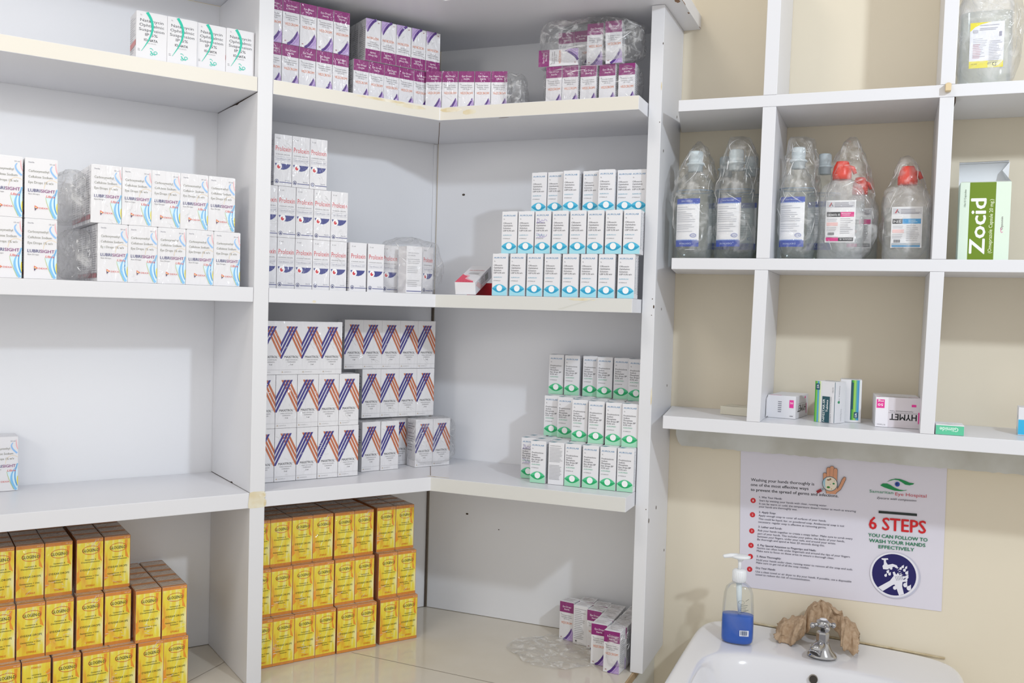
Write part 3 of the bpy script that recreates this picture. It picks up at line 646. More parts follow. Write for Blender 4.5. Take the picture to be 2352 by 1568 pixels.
# purple, top shelf
T = Z['z1t']+E1; gq = 'purple topped eye drop cartons on the top shelf'
for t in range(2):
    row('vez', 'L', .3818-.0002*t, .0272, 5, .150, T+t*.0662, 'purple-topped carton', 'in %s tier beside the divider' % ['lower', 'upper'][t], gq)
row('vez', 'L', .2352, .0268, 5, .143, T, 'purple-topped carton', 'under the upside-down block', gq)
row('vez', 'L', .2172, .0272, 5, .146, T+.0662, 'upside-down purple carton', 'in the upside-down block', gq, flip=True)
for j in range(1, 4): put('vez', 'L', .2172, .146-j*.0268, T+.0662, 'purple carton %s behind left end of upside-down block' % ORD[j-1], group=gq, flip=True)
# block across the corner
p0 = Vector((.0625, -.174)); p1 = Vector((.1935, -.137)); dv = (p1-p0).normalized(); ya = math.degrees(math.atan2(dv.y, dv.x)); nv = Vector((-dv.y, dv.x))
for i in range(5):
    c = p0+dv*(.0272*i+.0136)+nv*.01325
    put('vez', 'R', c.x-.01325, -c.y+.01325, T, 'purple-topped carton, %s from left in block across the corner' % ORD[i], group=gq, yaw=ya, jit=False)
for j in range(1, 3):
    c = p0+dv*(.0272*4+.0136)+nv*(.01325+.0268*j)
    put('vez', 'R', c.x-.01325, -c.y+.01325, T, 'purple carton %s behind right end of block across the corner' % ORD[j-1], group=gq, yaw=ya, jit=False)
for i, (x, y_) in enumerate([(.2625, .142), (.2895, .1405), (.3180, .1355), (.3480, .1325), (.3785, .1300)]):
    put('vezd' if i > 2 else 'vez', 'R', x, y_+.001, T, 'purple-topped carton, %s from left in bottom row of right heap' % ORD[i], group=gq, yaw=[0, 0, 0, 0, 2][i])
gq2 = 'purple cartons heaped in a bag on the top shelf'
T2_ = T+.0662
KIND['vezl'] = dict(KIND['vez'])
o = put('vez', 'R', .3, .15, T2_, 'purple carton lying on its side at left of right heap', group=gq2, jit=False)
o.rotation_euler = (0, -pi/2, radians(2)); o.location = (.3145, -.1285, T2_+.01335)
for i, (x, y_, yw, dz, rl) in enumerate([(.2660, .098, 0, 0, 0), (.2935, .100, -1, 0, 0), (.3250, .131, 2, 0, 0), (.3575, .136, 5, 0, -2)]):
    put(['vez', 'vezd', 'vezd', 'vezd'][i], 'R', x, y_, T2_+dz, 'standing purple carton, %s from left atop the right heap' % ORD[i], group=gq2, yaw=yw, roll=rl)
# antibiotic cartons
T = Z['z2t']+E1; gq = 'white cartons with red lettering on the middle shelf'; HP = .0778
row('pro', 'L', .3815, .0286, 5, .142, T, 'red-lettered white carton', 'in bottom tier beside divider', gq)
for i, a in enumerate([.2360, .2050]): put('prod', 'L', a, .148, T, 'loose red-lettered carton, %s right of the bottom wrapped tier' % ORD[i], group=gq)
put('prod', 'L', .1745, .138, T, 'red-lettered carton half hidden inside the clear bag', group=gq)
put('prob', 'L', .1515, .1785, T, 'white carton turned back-side out inside the clear bag', group=gq)
put('prod', 'L', .1215, .160, T, 'red-lettered carton at right end inside the clear bag', group=gq, yaw=24)
row('pro', 'L', .3815, .0286, 5, .142, T+HP, 'red-lettered white carton', 'in middle tier beside divider', gq)
row('pro', 'L', .3605, .0285, 3, .142, T+2*HP, 'red-lettered white carton', 'in top tier beside divider', gq)
# blue eye
gq = 'blue eye cartons on the middle shelf'; HB = .0673
for i, a in enumerate([.1947, .2245, .2535, .2825, .3120, .3412, .3700, .4000]):
    put('blu', 'R', a, .181-(i*.0007), T, 'blue-eye carton, %s from left in bottom tier' % ORD[i], group=gq, yaw=[0, .5, 0, -1, 0, 1, 0, 2.5][i])
for i, a in enumerate([.2065, .2345, .2635, .2922, .3212, .3497, .3783, .4065]):
    put('blup' if i == 2 else 'blu', 'R', a, .1755, T+HB, 'blue-eye carton%s, %s from left in middle tier' % (' with purple pen writing' if i == 2 else '', ORD[i]), group=gq, yaw=[2, 3, -1, 0, 0, -1, 1, 3][i])
for i, a in enumerate([.2386, .2663, .2956, .3259, .3540, .3822, .4045]):
    put('blu', 'R', a, .131+(.010 if i in (2, 4) else 0), T+2*HB, 'blue-eye carton, %s from left in top tier' % ORD[i], group=gq, yaw=[0, 0, 4, 0, 4, 0, 0][i])
for i, a in enumerate([.205, .2340, .2630, .292, .321, .35, .38]):   # hidden second row that carries the set-back top tier
    put('blu', 'R', a, .1485, T+HB, 'blue-eye carton in middle tier, hidden row behind number %s' % ORD[i], group=gq)
    put('blu', 'R', a, .1530, T, 'blue-eye carton in bottom tier, hidden row behind number %s' % ORD[i], group=gq)
# striped cartons
T = Z['z3t']+E1; gq = 'striped cartons on the lower middle shelf'; HM = .0831
row('max', 'L', .3818, .0352, 5, .131, T, 'orange and navy striped carton', 'in bottom tier beside divider', gq)
row('max', 'L', .3818, .0350, 5, .131, T+HM, 'orange and navy striped carton', 'in middle tier beside divider', gq)
row('max', 'L', .3738, .0335, 4, .131, T+2*HM, 'orange and navy striped carton', 'in top tier beside divider', gq)
row('max', 'L', .2117, .0346, 5, .078, T+2*HM+.0035, 'striped carton', 'in top tier of right block', gq)
row('max', 'L', .1795, .0346, 4, .082, T+HM+.0035, 'striped carton', 'in middle tier of right block', gq)
for i in range(2): put('max', 'L', .1895-i*.0352, .104, T, 'striped carton, %s from left of bottom loose wrapped pair' % ['first', 'second'][i], group=gq, yaw=5, jit=False)
for i in range(4): put('max', 'L', .1850-i*.0350, .066, T, 'striped carton, hidden bottom support row of right block, %s from left' % ORD[i], group=gq, jit=False)
for i in range(2): put('max', 'L', .0870-i*.0352, .1030-i*.0015, T, 'striped carton, %s in torn clear bag near the corner' % ['left one', 'right one'][i], group=gq, yaw=-5+6, jit=False)
# green eye
gq = 'green eye cartons on the lower shelf'; HG = .0677
for i, (a, k) in enumerate(zip([.2590, .2895, .3175, .3470, .3755, .4035], ['grn', 'grnb', 'grn', 'grn', 'grn', 'grn'])):
    put(k, 'R', a, .1545, T, ('green-eye carton, %s from left in bottom front row' % ORD[i]) if k == 'grn' else 'white carton turned text-side out among bottom green-eye cartons', group=gq, yaw=[1, 2, 0, 0, 0, 0][i])
put('grnp', 'R', .2320, .126, T, 'green-eye carton with purple pen writing at left of bottom row', group=gq)
for i, a in enumerate([.2590, .2875, .316, .3450, .374, .4025]): put('grn', 'R', a, .126, T, 'green-eye carton in bottom tier, second row, %s from left' % ORD[i], group=gq)
for i, a in enumerate([.2340, .2640, .292, .3210, .35, .379]): put('grn', 'R', a, .096, T, 'green-eye carton in bottom tier, back row, %s from left' % ORD[i], group=gq)
for i, (a, dd) in enumerate([(.2545, .0835), (.2830, .096), (.3170, .124), (.3465, .131), (.3765, .135), (.4040, .138)]):
    put('grn', 'R', a, dd, T+HG, 'green-eye carton, %s from left in middle tier' % ORD[i], group=gq, yaw=[2, 0, 2, 3, 2, 1][i])
for i, a in enumerate([.3120, .341, .370, .3985]): put('grn', 'R', a, .095-(.0 if i else .0), T+HG, 'green-eye carton in middle tier, back row, %s from left' % ORD[i], group=gq)
for i, (a, dd) in enumerate([(.2510, .056), (.2800, .060), (.3115, .056), (.3400, .066), (.3690, .070), (.3990, .086)]):
    put('grn', 'R', a, dd, T+2*HG, 'green-eye carton, %s from left in top tier' % ORD[i], group=gq, yaw=[2, 4, 2, 0, 3, 0][i])
for i, a in enumerate([.2545, .2830, .312, .341, .3985]): put('grn', 'R', a, .062 if i > 0 else .0560, T+HG, 'green-eye carton in middle tier, rearmost row, %s from left' % ORD[i], group=gq)
# yellow cartons
T = Z['zc']+E1; gq = 'yellow eye and ear drop cartons on the counter'; HY = .0748
cols_r = [(.3822, .3475), (.3125, .2778), (.2412, .2065), (.1640, .1290)]
dd_r = [[.142, .141, .142, .139], [.130, .131, .130, .131], [.122, .121, .122, .118]]
for t in range(3):
    tn = ['bottom', 'middle', 'top'][t]; n = 0
    for c, pr in enumerate(cols_r):
        for q, a in enumerate(pr):
            sh = [0, .0005, -.0005][t]*(1 if c else 0)
            put('glo', 'L', a+sh, dd_r[t][c], T+t*HY, 'yellow carton right of divider, %s tier, %s from left' % (tn, ORD[n]), group=gq)
            if t == 2:
                for j in range(1, 4): put('glo', 'L', a+sh, dd_r[t][c]-j*.0295, T+t*HY, 'yellow carton right of divider, top tier, column %s, %s row back' % (ORD[n], ORD[j]), group=gq, jit=False)
            n += 1
cols_l = {2: [(.7690, .7345), (.6985, .6632), (.6236, .5878)], 1: [(.7690, .7345), (.6985, .6634), (.6254, .5890), (.5508, .5148)], 0: [(.7640, .7290), (.6928, .6558), (.6188, .5842), (.5466, .5122)]}
dd_l = [.151, .138, .121]
for t in range(3):
    tn = ['bottom', 'middle', 'top'][t]; n = 0
    for c, pr in enumerate(cols_l[t]):
        for q, a in enumerate(pr):
            inv = (t == 0 and n == 2)
            lb = 'yellow carton left of divider, %s tier, %s from left' % (tn, ORD[n])
            if inv: lb = 'upside-down yellow carton in the bottom tier left of the divider'
            dd = dd_l[t]+(.012 if (t == 1 and c == 3) else 0)
            put('gloi' if inv else 'glo', 'L', a, dd, T+t*HY, lb, group=gq)
            if t == 2 or (t == 1 and c == 3):
                for j in range(1, 5 if t == 1 else 4): put('glo', 'L', a, dd-j*.0295, T+t*HY, 'yellow carton left of divider, %s tier, column %s, %s row back' % (tn, ORD[n], ORD[j]), group=gq, jit=False)
            n += 1
# purple cartons on the counter, right
gq = 'purple cartons on the counter inside loose film'
T = Z['zc']+E1
lowp = [('vezd', .3930, .1585, -4, 'front right carton'), ('vezd', .3655, .1365, -3, 'second carton, left of the front one'), ('vez', .3400, .0755, -8, 'upper row carton with pale band'), ('vezb', .3125, .0640, -8, 'carton turned text-side out'), ('vez', .2840, .0530, -8, 'leftmost carton behind loose film')]
for i, (k, x, dd, yw, nm) in enumerate(lowp):
    put(k, 'R', x, dd, T, 'purple-banded carton on counter, '+nm, group=gq, yaw=yw, jit=False)
for j in range(1, 5): put('vez', 'R', .3945+.0010*j, .1585-j*.0272, T, 'purple-banded carton in right file on counter, %s behind the front' % ORD[j-1], group=gq, jit=False)
for j in range(1, 4): put('vez', 'R', .3668-.0002*j, .1365-j*.0272, T, 'purple-banded carton in second file on counter, %s behind the front' % ORD[j-1], group=gq, jit=False)
for j, x in enumerate([.3395, .312, .2850]): put('vez', 'R', x, [.0475, .0365, .0275][j], T, 'purple-banded carton at back of counter heap, %s from right' % ORD[j], group=gq, jit=False) if j < 2 else None

# pink ended carton propped on a red one
def art_fr(g, w, h, d):
    t = top(g, w, h, d); D_ = d*1000; W_ = w*1000
    t.poly([(.2, D_-.2), (.2, D_-50), (6, D_-42), (13, D_-36), (12, D_-22), (20, D_-14), (28, D_-8), (W_-3, D_-.2)], '#e84a68'); t.poly([(8, D_-47), (15, D_-40), (14, D_-26), (22, D_-16), (30, D_-9), (27, D_-8), (19, D_-14), (11, D_-22), (12, D_-36), (5.5, D_-43)], '#f3b8c2')
    t.text('FRAMYCIN', 5, W_-4, D_-72, 4.5, '#c94a48', .01); t.text('SOFRAMYCIN', 9, 27, D_-58, 2.2, GR); t.lines(9, 27, [D_-55, D_-51], 1, GR); t.text('1234', 8, 24, D_-4, 2.4, '#b83048')
    r = right(g, w, h, d); r.lines(24, 58, [3, 6, 9, 12], 1, '#8c8c88', .2); r.rect(62, 4, 82, 15, '#9a9a96'); r.poly([(4, 6), (16, 3), (50, 20), (30, 20)], '#e0c4c4')
kind('fra', .034, .0205, .105, art_fr, objname='flat_ointment_carton')
o = put('fra', 'R', .139, .189, Z['z2t']+.0006, 'white carton with pink corner propped at a slant beside the blue-eye cartons', jit=False)
o.rotation_euler = (radians(17.5), 0, radians(9)); o.location = (.1445, -.1395, Z['z2t']+.0165)
def art_red(g, w, h, d):
    for A_ in (front, right, left): A_(g, w, h, d).rect(.1, .1, 60 if A_ is front else d*1000-.1, h*1000-.1, '#b3202c')
    top(g, w, h, d).lines(4, 50, [6, 12], 1.2, '#c9c9c9')
kind('red', .062, .0215, .030, art_red, objname='red_carton')
put('red', 'R', .1235, .1215, Z['z2t']+E1, 'dark red carton lying under the slanted pink-cornered carton', yaw=-2, jit=False)
# ================================================================== CARTONS IN THE CUBBIES
PK = '#e8409c'
GB = GZ[0][1]+.0003; GM = GZ[1][1]+.0003; GT = GZ[2][1]+.0003
def art_hy1(g, w, h, d):
    a = front(g, w, h, d); a.rect(33, 6, 39.5, 18, PK); a.text('50', 34.2, 38.4, 12, 2.6, '#ffffff', .01, rot=0); a.text('TABLETS', 14, 28, 9, 6, '#8a8a94', .01, rot=-90) if False else a.lines(16, 22, [9, 12, 15, 18, 21, 24], 1.3, '#8a8a94'); a.rect(34, 30, 39, 31, GR)
    r = right(g, w, h, d); r.text('HYMET', 12, 62, 9.5+5, 10, '#26262a', .02, rot=180); r.lines(12, 60, [12.2], .4, GR, 0); r.rect(54, 3, 61, 6, PK); r.rect(64, 14, 67, 30, PK)
    t = top(g, w, h, d); t.rect(3, d*1000-5, 20, d*1000-1, PK)
kind('hy1', .0425, .0345, .078, art_hy1, objname='tablet_carton')
def art_hy2(g, w, h, d):
    a = front(g, w, h, d); a.rect(.2, .2, 60, 43, '#dcd6dc'); a.rect(.2, .2, 17, 43, '#f0eef4')
    a.rect(1.2, 3.5, 12, 16, PK); a.text('50', 3, 10, 9.6, 3.4, '#ffffff', .02, rot=180); a.text('mg', 2.5, 10.6, 13.4-3.0, 3.2, '#ffffff', .01, rot=180) if False else None
    a.text('mg', 3, 10.4, 4.8, 3.2, '#ffffff', .01, rot=180); a.text('HYMET', 19.5, 55, 23.5, 8.6, '#1f1f24', .03, rot=180); a.band([(17.5, 22, .2), (57, 22, .2)], '#77777c'); a.text('Hydrochlorothiazide Tablet', 19, 50, 18.6, 2, GR, rot=180)
    a.rect(48, 9, 54, 12.4, PK); a.rect(57, 20, 59.2, 36, PK); a.text('30 Tablets', 3, 14, 39, 1.6, GR, rot=180)
    t = top(g, w, h, d); D_ = d*1000
    t.lines(6, 50, [D_-6, D_-11, D_-22], 1.6, '#a08e88', .2); t.rect(45, D_-16, 58, D_-14, PK); t.rect(1, D_-8, 6, D_-2, PK)
    r = right(g, w, h, d); r.rect(.2, .2, d*1000-.2, h*1000-.2, '#8e868c')
kind('hy2', .0598, .0432, .072, art_hy2, objname='tablet_carton')
def art_nif(g, w, h, d):
    a = front(g, w, h, d)
    for i in range(14): a.rect(.3+i*.75, .3, 1.05+i*.75+.02, 61, ['#3f9a46', '#55ab48', '#6cba4a', '#86c552', '#86c552', '#78b8a0', '#5aa7c8', '#4f9fcc', '#6fb2d4', '#9cc9b4', '#b8d684', '#cfe2a8', '#e0ecc8', '#eef3e2'][i])
    a.rect(13, 22, 25.5, 60.5, '#2c5560'); a.text('NIFESTAR-SR', 26, 59, 17.6, 3.4, '#f2f6f4', .012, rot=90); a.text('Tablets', 27, 45, 23, 3.4, '#f2f6f4', .012, rot=90)
    a.rect(2, 4, 8.5, 13, '#27506a'); a.text('SR', 5, 11, 7, 3.4, '#e8f4f4', .01, rot=90); a.text('Nifedipine Sustained Release', 22, 60, 28, 1.6, GR, rot=90); a.text('10x10', 8, 16, 31, 1.8, GR, rot=90)
    r = right(g, w, h, d); r.text('100 Tablets', 6, 32, 14, 2.2, GR, rot=90); r.text('Nifedipine', 40, 58, 20, 2.4, GL, rot=90); r.ell(12, 30, 3, 2, '#3f9a6a', 10); r.rect(.3, .3, 1.5, 60, '#2f5f6c')
    t = top(g, w, h, d); t.rect(4, 8, 28, 11, '#39564c')
kind('nif', .0325, .0610, .0300, art_nif, objname='heart_tablet_carton')
def art_nif2(g, w, h, d):
    a = front(g, w, h, d)
    for i in range(10): a.rect(15+i*1.3, .3, 16.35+i*1.3, 60, ['#2f5f6c', '#3f9a46', '#62b148', '#8cc852', '#a8d46a', '#7ec07a', '#5aa9b0', '#4f9fcc', '#4c8fc0', '#dfe9e4'][i])
    a.rect(15, 4, 18.5, 44, '#2c5560'); a.rect(20, 48, 26, 57, '#27506a'); a.text('SR', 49, 56, 24.6, 3, '#e8f4f4', .01, rot=90)
    t = top(g, w, h, d); t.rect(2, 9, 26, 12.5, '#39564c')
kind('nif2', .0300, .0635, .0330, art_nif2, objname='heart_tablet_carton')
def art_gli(g, w, h, d):
    a = front(g, w, h, d); a.rect(.2, 1.5, w*1000-.2, h*1000-.3, '#62c8a0'); a.text('Glimide', 5, 28, 3.8, 5.4, '#e9fbf4', .015, rot=180)
    t = top(g, w, h, d); D_ = d*1000; t.poly([(2, D_-.4), (16, D_-3.2), (33, D_-.8), (16, D_-1.0)], '#2d3b34'); t.rect(14, D_-19, 22, D_-17.6, '#a8b8b4'); t.rect(24, D_-19, 26, D_-17.6, '#a8b8b4')
kind('gli', .0352, .0142, .034, art_gli, objname='green_ended_carton')
def art_bl(g, w, h, d):
    a = front(g, w, h, d); a.rect(.3, 17, w*1000-.3, 37.5, '#3fb8e4'); l = left(g, w, h, d); l.rect(.2, 30, d*1000-.2, 37.5, '#b9dce6'); l.ell(26, 14, 2.4, 3, '#3a7f90', 10)
kind('bl', .052, .0385, .036, art_bl, objname='blue_banded_carton')
def art_sm(g, w, h, d):
    a = front(g, w, h, d); t = top(g, w, h, d); D_ = d*1000; t.poly([(6, D_-.5), (20, D_-3), (34, D_-1)], '#3a332c'); t.rect(14, 8, 24, 10, '#d9b0a4')
kind('sm', .0500, .0130, .044, art_sm, body=mat('off_white_card', '#dcd8c8', .6, .2), objname='small_open_carton')
put('sm', 'R', .5515, .090, GB, 'small flat open white carton beside the first upright', yaw=-14, jit=False)
o = put('hy1', 'R', .6238, .0835, GB, 'white tablet carton lying with pink square on its end', yaw=-9, jit=False)
g = G()
for sg, e in ((1, 0), (-1, .0003)): g.add([(-.0208, -.0386-e, .002), (-.0188, -.0560-e, .001), (-.0186, -.0560-e, .0300), (-.0208, -.0386-e, .0335)][::sg], [[0, 1, 2, 3]], CARD)
g.add([(-.0193, -.0545, .003), (-.0199, -.0480, .004), (-.0199, -.0480, .012), (-.0193, -.0545, .011)], [[0, 1, 2, 3]], ink('#a9cfc0')); g.obj('end_flap', o)
put('nif', 'R', .6928, .1070, GB, 'upright green and blue edged tablet carton with dark lettering panel', yaw=-29, jit=False)
put('nif2', 'R', .7215, .0750, GB, 'taller green-striped tablet carton standing behind its twin', yaw=3, jit=False)
put('hy2', 'R', .7700, .1080, GB, 'white tablet carton with upside-down bold black lettering beside the upright', yaw=4, jit=False)
put('gli', 'R', .8500, .1560, GB, 'small flat carton with mint green end right of the upright', yaw=1, jit=False)
put('bl', 'R', .9580, .0960, GB, 'white and sky blue carton at the right frame edge', yaw=-4, jit=False)
# tall green carton with open lid
def art_zoc(g, w, h, d):
    a = front(g, w, h, d); H_ = h*1000; W_ = w*1000
    a.rect(12, .4, 44.5, H_-.4, '#6f8a1e'); a.text('Zocid', 23, 99, 32.8, 18.5, '#f4f6f4', .035, rot=90); a.text('(Omeprazole Capsule 20 mg.)', 24, 98, 41.6, 4.4, '#eef4d8', .006, rot=90)
    a.text('10x10 Capsules', 10, 34, 7.6, 2.4, '#5c6a5a', rot=90); a.text('Opsonin', 48, 66, 54.5, 2.8, '#6a5a60', rot=90); a.ring(53.6, 66.5, 1.6, 3.6, .5, PK, 14, .6, 4.4)
kind('zoc', .063, .1095, .040, art_zoc, body=mat('pale_green_card', '#dfeede', .5, .3), objname='tall_capsule_carton')
o = put('zoc', 'R', .8705, .112, GM, 'tall pale green carton with green band and open white lid', jit=False)
LIDM = mat('white_card_inside', '#e6eaee', .6, .2)
g = G(); bw, bd, bh = .0315, .02, .1095
n = 8; top_ = []
for i in range(n+1):
    x = -bw+2*bw*i/n; top_.append((x, bd+.004+.002*sin(i/n*pi), bh+.0345+.0012*i/n))
g.add([(-bw+2*bw*i/n, bd-.001, bh) for i in range(n+1)]+[(x, y, z) for x, y, z in top_]+[(x, y-.0035, z-.0022) for x, y, z in top_], [[i, i+1, n+2+i, n+1+i] for i in range(n)]+[[n+1+i, n+2+i, 2*n+3+i, 2*n+2+i] for i in range(n)], LIDM, True)
g.obj('lid_flap', o)
g = G(); g.add([(bw-.0005, -bd, bh), (bw-.0005, bd, bh), (bw+.001, .022, bh+.0335), (bw-.009, .012, bh+.020)], [[0, 1, 2, 3]], LIDM); g.obj('side_flap', o)
g = G(); g.box(-bw+.001, bw-.001, -bd+.001, bd-.001, bh+.0002, bh+.0008, mat('carton_inside', '#cfd2cc', .8)); g.obj('carton_mouth', o)

# ================================================================== BOTTLES
def oval(name, prof, M, c, ey=.62, sup=2.6, seg=40): g = G(); g.lathe(prof, M, c, seg, ey, sup); return g
def lab_bands(a, w, h, up=True):
    a.rect(0, 0, w, h, '#f1f2f5'); a.rect(0, 0, w, 7.6, '#4257b0'); a.rect(0, h-9.5, w, h, '#4257b0')
    n = int(w/2.2)
    for i in range(n): a.ell(1.1+i*2.2, 7.8, .9, 1, '#6d8fd8', 8); a.ell(1.1+i*2.2, h-9.8, .9, 1, '#6d8fd8', 8)
    a.text('DEXTROSE', w*.28, w*.72, 5.2, 2.2, '#c9d6f2', .01); a.text('DEXTROSE', w*.22, w*.7, h-5.6, 2.2, '#c9d6f2', .01, rot=180)
    a.lines(2, w-3, [13, 16, 20, 23, 26, 29, 32, 35, 40, 43, 46, 50], .5, '#a9adb8', .5); a.ring(w-8, h-17, 4.2, 2.9, .6, '#5a6ab4', 18); a.text('OIL', w-10.5, w-5.5, h-16, 1.8, '#5a6ab4', .01)
def curved_label(name, parent, w, h, r, ey, sup, z0, artf, ang=0):
    """flat art wrapped round the bottle front"""
    g = G(); a = Art(g, (0, 0, 0), (1, 0, 0), (0, 0, -1), (0, -1, 0)); artf(a, w, h)
    # densify by mapping every vertex
    out = []
    for x, y, z in g.v:
        u = (x*1000-w/2)/1000; t = u/r+ang; ct, st = sin(t), -cos(t)
        px = r*abs(ct)**(2/sup)*(1 if ct >= 0 else -1); py = r*ey*abs(st)**(2/sup)*(1 if st >= 0 else -1)
        out.append((px*1.012, (py+y)*1.012-.0003, z0+h*.001+z))
    g.v = out; return g.obj(name, parent)
def subrect(a, u0, v0, u1, v1, c, n=10):
    for i in range(n): a.k -= .02 if i else 0; a.rect(u0+(u1-u0)*i/n, v0, u0+(u1-u0)*(i+1)/n, v1, c)
_rect = Art.rect
def rect_dense(s, u0, v0, u1, v1, c):
    if abs(u1-u0) < 5: return _rect(s, u0, v0, u1, v1, c)
    n = int(abs(u1-u0)/2.5)+1; k = s.k
    for i in range(n): s.k = k; _rect(s, u0+(u1-u0)*i/n, v0, u0+(u1-u0)*(i+1)/n, v1, c)
def dense(f):
    def h(a, *r):
        Art.rect = rect_dense
        try: f(a, *r)
        finally: Art.rect = _rect
    return h
def clear_bottle(x, y, label, group, r=.0300, H=.166, lab=True, rz=0):
    t = thing('infusion_bottle', label, 'bottle', (x, y, GM), rz, group)
    ey = .78
    prof = [(r*.86, .0005), (r*.97, .004), (r, .012), (r, .108), (r*.96, .117), (r*.82, .125), (r*.58, .131), (r*.40, .136), (r*.35, .150)]
    g = G(); g.lathe(prof, BOTM, (0, 0, 0), 40, ey, 2.2, True, False); bb = g.obj('bottle_body', t)
    q = r*.955; g = G(); g.lathe([(q*.86, .0015), (q*.98, .005), (q, .013), (q, .1065)], LIQ, (0, 0, 0), 40, ey, 2.2); fl = g.obj('clear_fluid', t)
    g = G(); g.ring = None; g.lathe([(q*1.004, .1055), (q*1.004, .1070)], mat('fluid_meniscus', '#6f8498', .3), (0, 0, 0), 40, ey, 2.2, False, False); g.obj('fluid_line', fl)
    g = G(); cm = mat('frosted_cap', '#cdd8dc', .35, .5)
    g.lathe([(r*.37, .137), (r*.37, .1465), (r*.47, .147), (r*.47, .1495), (r*.36, .150), (r*.36, .156), (r*.38, .157), (r*.37, .166), (r*.32, .168)], cm, (0, 0, 0), 28); g.obj('cap', t)
    if lab: curved_label('paper_label', bb, 37, .0735*1000, r, ey, 2.2, .0195, dense(lab_bands), -.22)
    return t
gb = 'clear infusion bottles in plastic bags'
clear_bottle(.4985, -.100, 'clear blue-labelled infusion bottle half hidden behind the end panel', gb, rz=0)
clear_bottle(.5605, -.101, 'clear blue-labelled infusion bottle left of the first upright', gb)
clear_bottle(.6515, -.100, 'clear blue-labelled infusion bottle right of the first upright', gb, r=.0270)
clear_bottle(.5350, -.040, 'clear infusion bottle standing behind the two left bottles', gb, r=.027)
clear_bottle(.5740, -.034, 'clear infusion bottle at the back against the first upright', gb, r=.027)
clear_bottle(.6850, -.036, 'clear infusion bottle at the back behind the blue-labelled one', gb, r=.026)
def lab_ns(pk, blk, word):
    def f(a, w, h):
        a.rect(0, 0, w, h, '#eff0f2'); a.rect(1.5, 2, w-1.5, 10.5, '#d2d3d8'); a.poly([(4, 9), (7, 3.4), (8.4, 3.4), (6, 9)], '#b8404a'); a.poly([(6.6, 6), (9, 9), (10.5, 9), (8.2, 5)], '#8a8a94'); a.lines(12, w-3, [3.4, 5.6, 7.6, 9], .9, '#9a9aa4', .3)
        a.rect(1.5, 17, w*.5 if blk else w*.36, 24, '#33343a'); a.rect(w*.5 if blk else w*.36, 17, w-2, 24, pk); a.text(word, 3, w*.48 if blk else w*.31, 22.6, 3.2, '#e8e8ea', .02); a.lines(w*.55, w-6, [18.6, 21], .9, '#e9c8d8' if blk else '#bfe0f4')
        a.lines(1.8, w*.44, [27, 29.4], .6, '#b5b5bb'); a.rect(1.8, 32, w*.42, 37, '#f3c9c6'); a.lines(1.8, w*.44, [39, 41.4, 43.6], .6, '#b5b5bb')
        for i in range(8): a.rect(4+i*1.1, 46.5, 4.6+i*1.1, 50.5, '#66666c')
        a.lines(w*.5, w-3, [26.5+i*2.6 for i in range(9)], .6, '#a9a9b0', .4); a.lines(2, w*.5, [53, 55.4, 57.6], .6, '#a9a9b0')
        if blk: a.rect(1.5, h-7, w*.45, h-2, pk); a.rect(w*.45, h-7, w-2, h-2, '#33343a'); a.text(word, w*.5, w-4, h-6, 2.6, '#e8e8ea', .02, rot=180)
        else: a.rect(1.5, h-6.6, w-2, h-3.6, '#b9c2c9'); a.rect(1.5, h-3.4, w-2, h-1.4, '#4e9fd2')
    return f
RED = mat('red_cap_plastic', '#e8402a', .35, .5)
def milky(x, y, label, group, hw, H, art, lw, lh, lz, z0=None, capc=RED, cap=True, shoulder=.09):
    z0 = GM if z0 is None else z0
    t = thing('plastic_infusion_bottle', label, 'bottle', (x, y, z0), 0, group); ey = .55; s = shoulder
    g = G(); g.lathe([(hw*.93, .0005), (hw, .005), (hw, s), (hw*.96, s+.008), (hw*.82, s+.016), (hw*.58, s+.021), (hw*.42, s+.0235), (hw*.38, s+.028)], MILK, (0, 0, 0), 44, ey, 3.2, True, False); bb = g.obj('bottle_body', t)
    q = hw*.95; g = G(); g.lathe([(q*.95, .002), (q, .006), (q, s-.008)], LIQ, (0, 0, 0), 44, ey, 3.2); g.obj('clear_fluid', t)
    if cap:
        g = G(); r = hw*.40; b = s+.0255
        g.lathe([(r*1.03, b), (r*1.05, b+.006), (r*.95, b+.018), (r*.72, b+.024), (r*.66, b+.026)], capc, (-.001, 0, 0), 28)
        for i in range(18): th = 2*pi*i/18; g.box(-.001+r*1.0*cos(th)-.0004, -.001+r*1.0*cos(th)+.0004, r*1.0*sin(th)-.0004, r*1.0*sin(th)+.0004, b+.001, b+.012, capc)
        cp_ = g.obj('cap', t)
        g = G(); g.tube([(r*.5, .003, b+.019), (r*1.05, .005, b+.017), (r*1.35, .006, b+.009)], [.003, .0035, .003], capc, 10); g.obj('cap_tab', cp_)
    g = G(); a = Art(g, (-lw/2000, -hw*ey-.0004, lz+lh/1000), (1, 0, 0), (0, 0, -1), (0, -1, 0)); art(a, lw, lh); lo = g.obj('paper_label', bb); return t
milky(.7145, -.098, 'milky infusion bottle with red cap and pink-banded label', None, .0318, .15, lab_ns('#e2368c', True, 'DEXASOL 05'), 41, 61, .0262, shoulder=.094)
milky(.8035, -.098, 'milky infusion bottle with red cap and blue-banded label', None, .0318, .14, lab_ns('#3fa0dc', False, 'NS'), 40.5, 58, .0185, shoulder=.084)
milky(.7385, -.042, 'infusion bottle with red cap hidden behind the pink-banded one', None, .0270, .14, lab_ns('#e2368c', True, 'DEXASOL 05'), 36, 60, .022, shoulder=.078)
